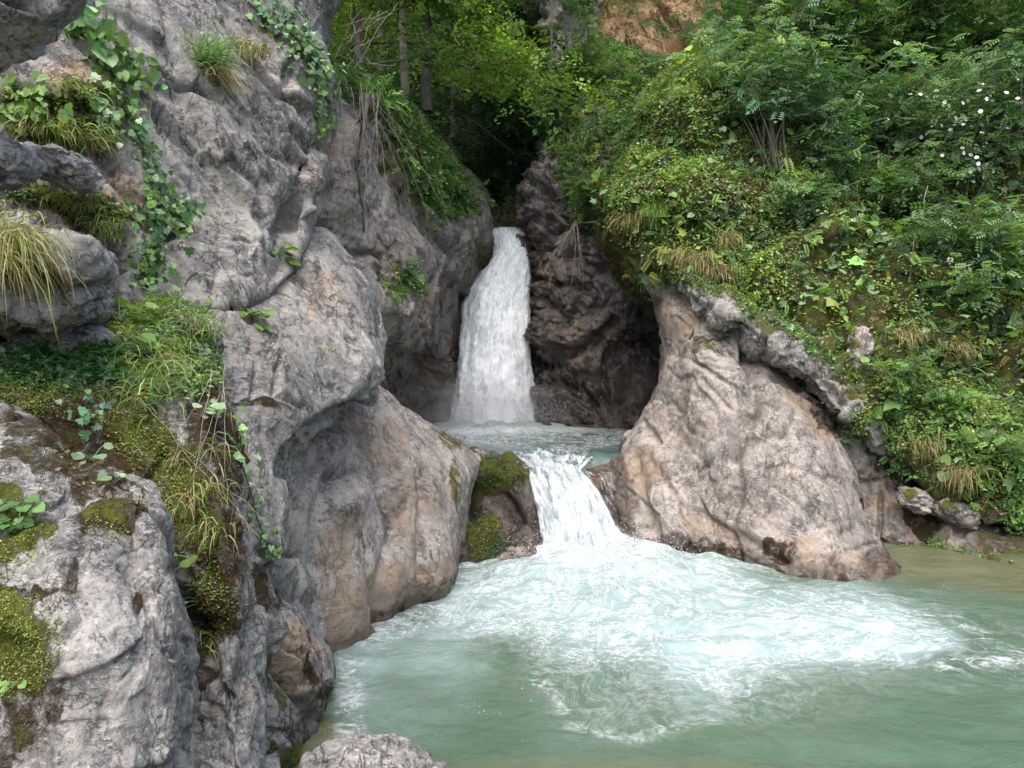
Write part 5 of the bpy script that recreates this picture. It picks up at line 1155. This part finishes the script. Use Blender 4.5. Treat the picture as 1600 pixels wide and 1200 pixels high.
for k, (u, v, d, H, c) in enumerate(_bg):
    nm = {'dark': (('deep', 'dark', 'mid'), (2, 3, 1)), 'mid': (('dark', 'mid', 'lime'), (2, 2, 1)), 'lime': (('lime', 'bright', 'yel'), (2, 2, 1)), 'yel': (('bright', 'yel'), (2, 1))}[c]  # leaf colours imitate light: sunlight in lime and yel, gorge shade in dark
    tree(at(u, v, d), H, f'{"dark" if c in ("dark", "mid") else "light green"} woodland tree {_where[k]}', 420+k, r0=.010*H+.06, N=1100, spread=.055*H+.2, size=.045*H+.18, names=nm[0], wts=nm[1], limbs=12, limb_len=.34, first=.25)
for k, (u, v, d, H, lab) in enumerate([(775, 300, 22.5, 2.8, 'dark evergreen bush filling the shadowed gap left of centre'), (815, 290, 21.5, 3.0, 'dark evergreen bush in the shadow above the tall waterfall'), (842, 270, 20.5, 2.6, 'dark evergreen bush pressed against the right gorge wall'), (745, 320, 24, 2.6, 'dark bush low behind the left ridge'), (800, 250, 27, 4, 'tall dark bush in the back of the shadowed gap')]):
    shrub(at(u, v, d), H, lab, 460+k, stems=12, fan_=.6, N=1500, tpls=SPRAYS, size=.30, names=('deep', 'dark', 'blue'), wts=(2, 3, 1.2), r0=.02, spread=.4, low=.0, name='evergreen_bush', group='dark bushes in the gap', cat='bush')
# far wooded slope closing the gorge
rg = np.random.default_rng(77); nf = 26000
fx, fy = rg.uniform(-38, 38, nf), rg.uniform(34, 84, nf)
fg = -1.1+5.2+sstep(28, 75, fy)*52+sstep(1.2, 16, np.abs(fx-.9+.02*(fy-18)))*12
fp = np.stack([fx, fy, fg], 1); fp[:, 2] += (1.5+4.5*sstep(-.3, .5, fbm(fp*.22, 3, 5)))*rg.random(nf)
bt = Batch()
for k in range(4):
    m = np.arange(nf) % 4 == k
    bt.inst(SPRAYS[k], fp[m], unit(rg.normal(size=(m.sum(), 3))*[1, 1, .4]), unit(rg.normal(size=(m.sum(), 3))*.5+[0, -.5, .9]), np.exp(rg.normal(size=m.sum())*.3)*1.25, colours(fp[m], ('dark', 'mid', 'lime', 'mid'), (2, 3, 2, 1), 5, .3, .25))
tag(bt.build('far_wood', 'leaf'), 'far wooded slope closing the top of the gorge', kind='stuff')

# ------------------------------------------------------------------ shrubs on the right bank
SH = [
 (1330, 215, 12.9, 1.5, 12, .6, 900, ('pale', 'blue', 'mid'), 'feathery pale shrub between the tall shrub and the wide shrub', .2, .15, (0, -.1, 0)),
 (1430, 330, 11.9, .9, 10, .8, 520, ('pale', 'mid', 'blue'), 'feathery bush in front of the dark hollow', .2, .05, (0, -.3, 0)),
 (1530, 480, 11.0, .7, 9, .9, 380, ('lime', 'pale', 'mid'), 'light green bush above the root-hung hollow', .17, .0, (0, -.3, 0)),
 (1405, 610, 10.4, .45, 8, .9, 340, ('lime', 'mid', 'yel'), 'small bush on the moss beside the end of the slanting ledge', .12, .0, (0, -.3, 0)),
 (1215, 262, 12.9, 2.7, 14, .28, 1300, ('blue', 'pale', 'mid'), 'tall many-stemmed shrub with blue-green leaves in front of the orange cliff', .2, .42, (-.1, 0, 0)),
 (1395, 270, 12.7, 1.9, 14, .55, 1200, ('blue', 'pale', 'mid'), 'wide shrub with arching bare stems left of the white-flowered bush', .2, .45, (0, 0, 0)),
 (1290, 270, 12.6, 1.3, 10, .6, 600, ('blue', 'mid', 'pale'), 'low shrub between the tall shrub and the wide shrub', .19, .1, (0, 0, 0)),
 (1560, 260, 12.6, 2.3, 12, .5, 1200, ('mid', 'dark', 'blue'), 'dark dense shrub at the right edge behind the white-flowered bush', .2, .1, (0, 0, 0)),
 (1260, 120, 15.2, 2.0, 10, .6, 1000, ('dark', 'mid', 'blue'), 'shadowy shrub on the upper bank right of the orange cliff', .24, .1, (0, 0, 0)),
 (1345, 110, 15.4, 2.4, 10, .6, 1100, ('dark', 'mid', 'lime'), 'dark glossy shrub at the top edge right of the orange rock', .24, .1, (0, 0, 0)),
 (1440, 105, 15.4, 2.4, 10, .6, 1100, ('dark', 'mid', 'pale'), 'dark shrub at the top edge above the wide shrub', .24, .1, (0, 0, 0)),
 (1530, 100, 15.4, 2.6, 10, .6, 1100, ('dark', 'mid', 'lime'), 'dark shrub at the top edge above the white-flowered bush', .24, .1, (0, 0, 0)),
 (1620, 100, 15.2, 2.6, 10, .6, 1000, ('dark', 'mid'), 'dark shrub cut by the top right corner', .24, .1, (0, 0, 0)),
 (1170, 75, 17.0, 1.4, 9, .6, 600, ('dark', 'mid', 'blue'), 'small shrub at the foot of the orange cliff', .22, .1, (0, 0, 0)),
 (1255, 345, 12.1, .7, 9, .8, 420, ('blue', 'mid', 'pale'), 'drooping leafy bush under the tall shrub', .18, .0, (0, -.3, 0)),
 (1365, 300, 12.2, .65, 9, .8, 360, ('pale', 'lime', 'mid'), 'pale green ferny bush in the middle of the bank', .2, .0, (0, -.3, 0)),
 (1480, 400, 11.4, .8, 9, .9, 420, ('pale', 'mid', 'blue'), 'bush of drooping pinnate leaves below the dark hollow', .22, .0, (0, -.3, 0)),
 (1575, 420, 11.2, 1.0, 9, .8, 450, ('mid', 'blue', 'lime'), 'leafy bush at the right edge below the dark hollow', .2, .0, (0, -.3, 0)),
 (1590, 720, 9.7, .55, 8, .9, 500, ('lime', 'mid', 'pale'), 'bright green bush hanging over the rocks at the right edge', .12, .0, (0, -.3, 0)),
 (1470, 640, 10.2, .4, 10, 1.0, 700, ('lime', 'mid', 'yel'), 'rounded light green bush on the slope above the right water edge', .10, .0, (0, -.3, 0)),
 (915, 330, 17.6, .9, 9, .8, 420, ('mid', 'lime', 'dark'), 'green bush hanging over the top of the cave wall', .18, .0, (0, -.3, 0)),
 (905, 120, 21, 1.5, 9, .7, 420, ('mid', 'lime'), 'grassy bush on top of the bank beside the pinnacle', .22, .0, (0, 0, 0)),
]
for k, (u, v, d, H, st, fn_, N, nm, lab, sz, low, lean) in enumerate(SH):
    h = hit(u, v, ['bank', 'backbank', 'cavewall']); b0 = h[0] if h is not None else at(u, v, d)
    shrub(b0, H, lab, 500+k, stems=st, fan_=fn_, N=N, size=sz, names=nm, wts=(3, 2, 1)[:len(nm)], low=low, lean=lean, spread=.2)
h = hit(1500, 330, ['bank'])
shrub(h[0], 2.2, 'bush dotted with white blossoms on the right bank', 560, stems=12, fan_=.35, N=1300, size=.17, names=('pale', 'blue', 'mid'), wts=(2, 2, 1), low=.15, spread=.2, flowers=95, name='flowering_bush')
tree(at(1270, -40, 20), 4, 'leafy tree overhanging the orange cliff at the top edge', 581, r0=.07, N=700, spread=.35, size=.32, names=('mid', 'dark', 'lime'), wts=(2, 2, 1), limbs=9, limb_len=.4, first=.1, group='trees above the right bank')
tree(at(925, 60, 25), 4, 'small light green tree between the pinnacle and the orange cliff', 582, r0=.05, N=200, spread=.3, size=.32, names=('mid', 'lime'), wts=(2, 1), limbs=8, limb_len=.3, first=.3, group='trees above the right bank')
for k, (u, v) in enumerate([(1280, -10), (1380, -30), (1480, -30), (1590, -30), (1700, 0)]):
    tree(at(u, v+60, 19), 4.5, ['dark tree behind the top edge, leftmost of the row above the right bank', 'dark tree behind the top edge, second of the row above the right bank', 'dark tree behind the top edge, third of the row above the right bank', 'dark tree behind the top edge, fourth of the row above the right bank', 'dark tree past the right edge above the bank'][k],
         590+k, r0=.08, N=900, spread=.4, size=.34, names=('deep', 'dark', 'mid'), wts=(1, 3, 2), limbs=11, limb_len=.4, first=.05, group='trees above the right bank')

# ------------------------------------------------------------------ left cliff plants
LB = ['slab']
ivy([(105, 5), (140, 40), (160, 75), (185, 110), (205, 150)], 'broad bright green creeper hanging down the top left of the cliff', 601, 210, .062, LB, .11, ('lime', 'mid', 'pale'), (3, 2, 1), 'leaf', 'creepers on the left cliff', 'creeper', HEART)
ivy([(165, 120), (195, 160), (215, 190), (235, 240), (250, 300), (275, 335)], 'long thin ivy strand running down the middle of the cliff', 602, 170, .05, LB, .05, group='ivy on the left cliff')
ivy([(150, 150), (170, 200), (195, 230)], 'short ivy strand beside the moss cushion on the cliff', 603, 120, .055, LB, .07, ('mid', 'pale', 'lime'), group='ivy on the left cliff')
ivy([(245, 290), (225, 330), (235, 380), (220, 430), (240, 460)], 'ivy cluster in the groove above the grassy ledge', 604, 240, .05, LB, .12, group='ivy on the left cliff')
ivy([(280, 310), (290, 340), (250, 360)], 'small glossy ivy patch right of the groove', 605, 120, .05, LB, .08, group='ivy on the left cliff')
ivy([(395, 0), (430, 40), (470, 80), (500, 120)], 'ivy trailing from the top of the cliff to its right edge', 606, 240, .055, LB, .12, ('mid', 'blue', 'lime'), group='ivy on the left cliff')
ivy([(30, 170), (60, 150), (75, 175), (20, 195)], 'leafy creeper above the small boulders at the left edge', 607, 90, .055, LB, .10, ('lime', 'mid', 'pale'), (3, 2, 1), 'leaf', 'creepers on the left cliff', 'creeper', HEART)
ivy([(365, 640), (372, 700), (395, 760), (405, 800), (425, 860), (430, 890)], 'thin ivy strand hanging down the brown-stained rib', 608, 130, .032, ['mossbank', 'midrock'], .03, ('mid', 'pale', 'lime'), group='ivy on the left cliff')
ivy([(515, 100), (500, 160), (505, 230)], 'ivy hanging at the corner where the gorge wall begins', 609, 120, .06, ['leftwall', 'slab'], .1, ('mid', 'lime'), (1, 1), group='ivy on the left cliff')
ivy([(130, 620), (160, 650), (120, 660), (80, 640)], 'pale ivy leaves over the brown moss', 610, 60, .035, ['mossbank'], .06, ('blue', 'ivy', 'pale'), group='ivy on the left cliff')
for k, (u, v, n, s, lab, col, ks) in enumerate([
 (188, 498, 9, .115, 'large-leaved plant at the head of the grassy ledge', 'lime', ['mossbank', 'slab']),
 (205, 545, 4, .09, 'large leaves low in the long grass', 'lime', ['mossbank']),
 (325, 640, 12, .055, 'bunch of round leaves on the brown-stained rib', 'pale', ['mossbank', 'midrock']),
 (150, 715, 4, .06, 'three pale round leaves on the brown moss', 'pale', ['mossbank', 'nearrock']),
 (185, 750, 3, .045, 'two small leaves among dead leaves', 'pale', ['mossbank', 'nearrock']),
 (290, 875, 4, .085, 'three big round leaves beside the near boulder', 'lime', ['mossbank']),
 (305, 945, 4, .06, 'small leaves hanging under the big round ones', 'lime', ['mossbank']),
 (290, 975, 2, .07, 'single dark green leaf low on the rib', 'mid', ['mossbank']),
 (442, 395, 16, .075, 'leafy green plant at the cliff edge beside the gorge wall', 'lime', ['midrock', 'slab']),
 (400, 488, 12, .085, 'green plant growing from the dark crack under the cliff', 'lime', ['midrock']),
 (402, 790, 7, .04, 'small leafy plant in the groove of the rib', 'lime', ['mossbank', 'midrock']),
 (420, 868, 7, .045, 'blue-green plant in the hollow of the rock', 'blue', ['midrock', 'mossbank']),
 (22, 1062, 6, .028, 'tiny bright seedling on the yellow moss', 'lime', ['nearrock']),
 (25, 815, 18, .03, 'clump of small ferny leaves on the near boulder', 'mid', ['nearrock']),
 (40, 790, 8, .04, 'small nettle-like plant at the left edge', 'mid', ['nearrock']),
 (488, 793, 4, .035, 'seedling on the smooth grey rock', 'lime', ['midrock', 'wornrock']),
 (560, 675, 4, .035, 'seedling in the crack of the worn rock', 'lime', ['wornrock', 'midrock']),
 (680, 745, 4, .05, 'small tuft on the mossy rock edge', 'lime', ['wornrock', 'mossrock']),
 (503, 540, 3, .045, 'lone leafy seedling on the bulging rock', 'lime', ['midrock']),
 (270, 800, 5, .04, 'drooping leaves in the hanging grass', 'lime', ['mossbank']),
 (1322, 685, 14, .10, 'broad-leaved plant growing in the slanting crack', 'pale', ['lowright', 'archrock', 'bank']),
 (1430, 742, 9, .07, 'leafy plant with a yellow leaf below the crack', 'lime', ['lowright', 'bank']),
 (1235, 505, 9, .075, 'pale round-leaved plant above the slanting ledge', 'pale', ['bank', 'crackledge']),
 (1195, 470, 7, .07, 'round-leaved plant on the mossy lip', 'pale', ['bank', 'crackledge']),
 (1570, 665, 4, .16, 'lobed leaf plant at the right edge', 'lime', ['bank']),
 (1365, 445, 3, .15, 'big pale leaf in the undergrowth', 'pale', ['bank']),
 (1270, 455, 3, .15, 'pale leaf at the middle of the mossy slope', 'pale', ['bank']),
 (1100, 325, 4, .13, 'light green plant near the mound edge', 'pale', ['bank']),
 (1040, 345, 5, .12, 'light green lobed plant overhanging the arch', 'lime', ['bank']),
 (1010, 250, 6, .12, 'bright broad leaves on the flank of the mound', 'lime', ['bank']),
 (825, 300, 6, .08, 'small bright plant at the right rim of the upper fall', 'pale', ['cavewall']),
 (646, 425, 7, .09, 'fern-green plant on the left gorge wall', 'mid', ['leftwall'])]):
    broadleaf(u, v, n, s, lab, 700+k, col, ks, MAPLE if 'lobed' in lab else (ROUND if 'round' in lab else HEART))
# grass
def tuft(u, v, N, L, names, wts, seed, label, keys, **kw):
    h = hit(u, v, keys)
    if h is None: return
    grass(h[0], N, L, h[1]*np.array([1, 1, .2]), names, wts, seed, label, **kw)
GR = ('yel', 'lime', 'pale', 'straw')  # grass colours
tuft(325, 98, 260, .34, ('mid', 'pale', 'lime'), (3, 2, 1), 801, 'round tuft of fine green grass on the cliff', ['slab'], spread=.07, droop=.9)
tuft(335, 120, 120, .40, ('straw', 'brown'), (3, 1), 802, 'dry grass hanging under the round tuft', ['slab'], spread=.07, droop=2)
tuft(392, 80, 160, .34, ('straw', 'brown', 'yel'), (3, 1, 1), 803, 'dry straw tuft right of the round green tuft', ['slab'], spread=.08, droop=2)
for k, (u, v, N, L) in enumerate([(255, 480, 150, .15), (300, 500, 140, .15), (215, 560, 140, .20), (255, 540, 150, .2), (235, 590, 130, .22), (212, 620, 110, .2), (325, 525, 90, .11), (270, 600, 60, .16)]):
    tuft(u, v, N, L, GR, (3, 3, 2, 2.2), 810+k, ['long grass at the top of the grassy ledge', 'long grass under the cliff overhang', 'long grass hanging left of the ledge', 'long grass in the middle of the ledge', 'hanging grass halfway down the ledge', 'lowest hanging grass left of the ribs', 'short grass at the right end of the ledge', 'dry grass under the ledge middle'][k], ['mossbank'], spread=.10, droop=1.5, group='grass on the ledge')
for k, (u, v, N, L) in enumerate([(295, 780, 50, .2), (320, 760, 50, .2), (335, 820, 50, .2), (285, 720, 40, .2), (325, 1000, 80, .15), (335, 700, 40, .2)]):
    tuft(u, v, N, L, ('straw', 'lime', 'yel', 'brown'), (3, 1.5, 1, 1), 820+k, ['straw hanging beside the moss pillar', 'straw hanging over the rib crest', 'straw tuft low on the rib', 'straw tuft above the big leaves', 'green and straw tuft at the foot of the rib', 'thin straw below the round leaf bunch'][k], ['mossbank'], spread=.05, droop=2.2, group='hanging straw on the rib')
for k, (u, v, N, L, lab) in enumerate([(-10, 400, 260, .40, 'dry yellow grass hanging at the left edge'), (10, 380, 160, .3, 'pale grass beside the overhanging block')]):
    tuft(u, v, N, L, ('straw', 'yel', 'lime'), (2, 2, 1), 830+k, lab, ['overhang'], spread=.10, droop=2.0, group='grass on the left edge')
for k, (u, v, N, L) in enumerate([(60, 205, 160, .2), (100, 215, 200, .22), (140, 215, 200, .22), (80, 300, 160, .16), (125, 325, 220, .2), (160, 355, 220, .2), (110, 140, 120, .2)]):
    tuft(u, v, N, L, ('yel', 'moss', 'straw', 'lime'), (2, 2, 2, 1), 840+k, ['grass above the small boulders, leftmost of three tufts', 'grass above the small boulders, middle of three tufts', 'grass above the small boulders, right of three tufts', 'short grass at the top of the overhanging block', 'grass between block and cliff', 'grass tuft right of the overhanging block', 'grass tuft on the mossy cliff cushion'][k], ['slab', 'mossbank'], spread=.08, droop=1.7, group='grass on the cliff ledges')
# straw and grass curtains on the mound, right
for k, (u, v, N, L, g) in enumerate([(1060, 400, 300, .40, 0), (1095, 410, 300, .4, 0), (1130, 420, 260, .35, 0), (1140, 370, 200, .3, 0), (1020, 330, 260, .3, 1), (985, 350, 240, .4, 0), (1165, 430, 200, .3, 1), (1425, 520, 160, .35, 0), (1490, 545, 120, .3, 0), (1440, 690, 200, .3, 0),
                                   (1500, 740, 220, .35, 0), (1010, 170, 260, .3, 1), (1060, 150, 260, .3, 1), (1110, 130, 260, .3, 1), (1160, 130, 200, .3, 1), (940, 115, 260, .4, 1), (990, 120, 240, .4, 1)]):
    tuft(u, v, N, L, ('straw', 'straw', 'yel') if not g else ('lime', 'yel', 'pale'), (3, 2, 1), 860+k, ['straw curtain over the arch crest', 'grey straw curtain on the mound front', 'straw curtain near the slanting ledge', 'straw tuft higher on the mound', 'green grass at the mound left edge', 'straw hanging at the arch shoulder', 'grass beside the slanting ledge',
      'dry roots hanging in the hollow', 'dry roots hanging right in the hollow', 'straw below the light green bush', 'straw on the slope by the right edge', 'grass on the left top of the mound', 'grass on the top of the mound', 'grass on the top of the mound near the tall shrub', 'grass at the foot of the tall shrub', 'grass on the bank beside the pinnacle', 'grass on the bank under the orange cliff'][k],
      ['bank', 'backbank', 'crackledge'], spread=.12, droop=2.4 if not g else 1.2, group='grass on the right bank')

# dry roots and twigs hanging on the gorge wall, vines over the bank
def twigs(name, items, seed, label, cat='roots', mat='twig', group=None):
    rg = np.random.default_rng(seed); o = Batch(); first = None
    for (u0, v0, d0, u1, v1, d1, r, sag) in items:
        a, b = at(u0, v0, d0), at(u1, v1, d1); k = np.linspace(0, 1, 10)[:, None]
        pts = a*(1-k)+b*k+np.array([0, 0, -sag])*4*k*(1-k)+np.cumsum(rg.normal(size=(10, 3))*np.linalg.norm(b-a)*.012, 0)
        V, F = tube(pts, r*np.linspace(1, .5, 10), 5); o.add(V, F)
        if first is None: first = a
        for _ in range(3):
            j = rg.integers(2, 9); L = np.linalg.norm(b-a)*rg.uniform(.08, .25); dv = unit((b-a)/np.linalg.norm(b-a)+rg.normal(size=3)*.6)
            tw = pts[j]+dv*L*np.linspace(0, 1, 4)[:, None]; V, F = tube(tw, r*.5*np.linspace(1, .4, 4), 4); o.add(V, F)
    return tag(o.build(name, mat, origin=tuple(first), smooth=True), label, cat, group)
rg = np.random.default_rng(91)
it = []
for k in range(13):
    u0 = rg.uniform(505, 600); v0 = 110+.35*(u0-505)+rg.uniform(-8, 20); it.append((u0, v0, 9.4+(u0-505)*.018, u0+rg.uniform(-40, 25), v0+rg.uniform(70, 240), 9.1+(u0-505)*.017, rg.uniform(.0025, .006), rg.uniform(-.1, .1)))
twigs('hanging_roots', it, 1, 'curtain of pale dry roots hanging down the left gorge wall')
it = [(560+rg.uniform(-20, 40), 160+rg.uniform(-20, 40), 11.2, 640+rg.uniform(-20, 60), 300+rg.uniform(-20, 120), 12.0, .004, -.1) for _ in range(9)]
twigs('dry_branches', it, 2, 'grey dry branches slanting across the left gorge wall', 'branches')
it = [(900, 345, 16.2, 870+rg.uniform(-30, 60), 400+rg.uniform(-20, 50), 16.0, .009, -.05) for _ in range(9)]+[(1010, 350, 15.3, 900, 345, 16.1, .014, .05)]
twigs('dead_branch', it, 3, 'pale dead branch hanging in front of the cave wall', 'branch')
twigs('root', [(575, 150, 10.6, 560, 250, 10.4, .05, 0), (560, 250, 10.4, 566, 360, 10.6, .04, .0)], 4, 'thick grey root pressed against the left gorge wall', 'root', 'bark')
it = [(1380+rg.uniform(-60, 90), 300+rg.uniform(-20, 20), 11.6, 1360+rg.uniform(-60, 90), 420+rg.uniform(-50, 60), 11.0, .006, -.15) for _ in range(0)]+[(a_, 295, 11.4, a_-10+rg.uniform(-18, 18), 400+rg.uniform(-30, 50), 11.0, .005, .0) for a_ in ()]+[(1450, 290, 11.3, 1425, 430, 10.8, .005, -.12)]
twigs('hanging_vines', it, 5, 'thin bare vines hanging below the wide shrub on the right bank', 'vines')
it = [(rg.uniform(200, 360), rg.uniform(560, 700), 3.9, rg.uniform(240, 400), rg.uniform(760, 900), 3.55, .0016, .0) for _ in range(7)]
twigs('dry_stalks', it, 6, 'thin dry stalks hanging over the mossy bank and ribs on the left', 'stalks')
it = [(60, 20, 5.0, 130, 90, 5.2, .006, -.05), (80, 0, 5.0, 90, 60, 5.1, .005, 0), (20, 40, 4.8, 70, 70, 5.0, .004, 0)]
twigs('bare_twigs', it, 7, 'bare twigs at the top left corner of the cliff', 'twigs')
it = [(510+rg.uniform(-5, 60), 90+rg.uniform(-60, 50), 11.5, 560+rg.uniform(-30, 60), 60+rg.uniform(-50, 80), 11.8, .007, 0) for _ in range(14)]
twigs('bare_twigs', it, 8, 'tangle of bare twigs in front of the tree by the tall cliff', 'twigs')
LITTER = fan([(0, 0, 0), (.16, .2, .1), (.30, .5, .02), (.14, .8, .12), (0, 1, .2), (-.2, .75, .05), (-.24, .4, .14)], (0, .45, -.04))
# fallen leaves on the brown moss
bt = Batch(); p, n = scatter('nearrock', 160, [('e', 150, 760, 90, 22, 25), ('e', 120, 735, 60, 20, 20)], 95); p2, n2 = scatter('mossbank', 120, [('e', 130, 660, 100, 60, 20), ('e', 340, 620, 30, 60, 0)], 96)
p = np.concatenate([p, p2]); n = np.concatenate([n, n2])
bt.inst(LITTER, p+n*.006, unit(rg.normal(size=p.shape)), unit(n+rg.normal(size=p.shape)*.35), np.where(p[:, 1] < 3.4, .022, .028)*np.exp(rg.normal(size=len(p))*.4), np.array([.17, .12, .085])*np.exp(rg.normal(size=(len(p), 1))*.35))
tag(bt.build('leaf_litter', 'leaf'), 'dead brown leaves lying on the mossy ledge', kind='stuff')
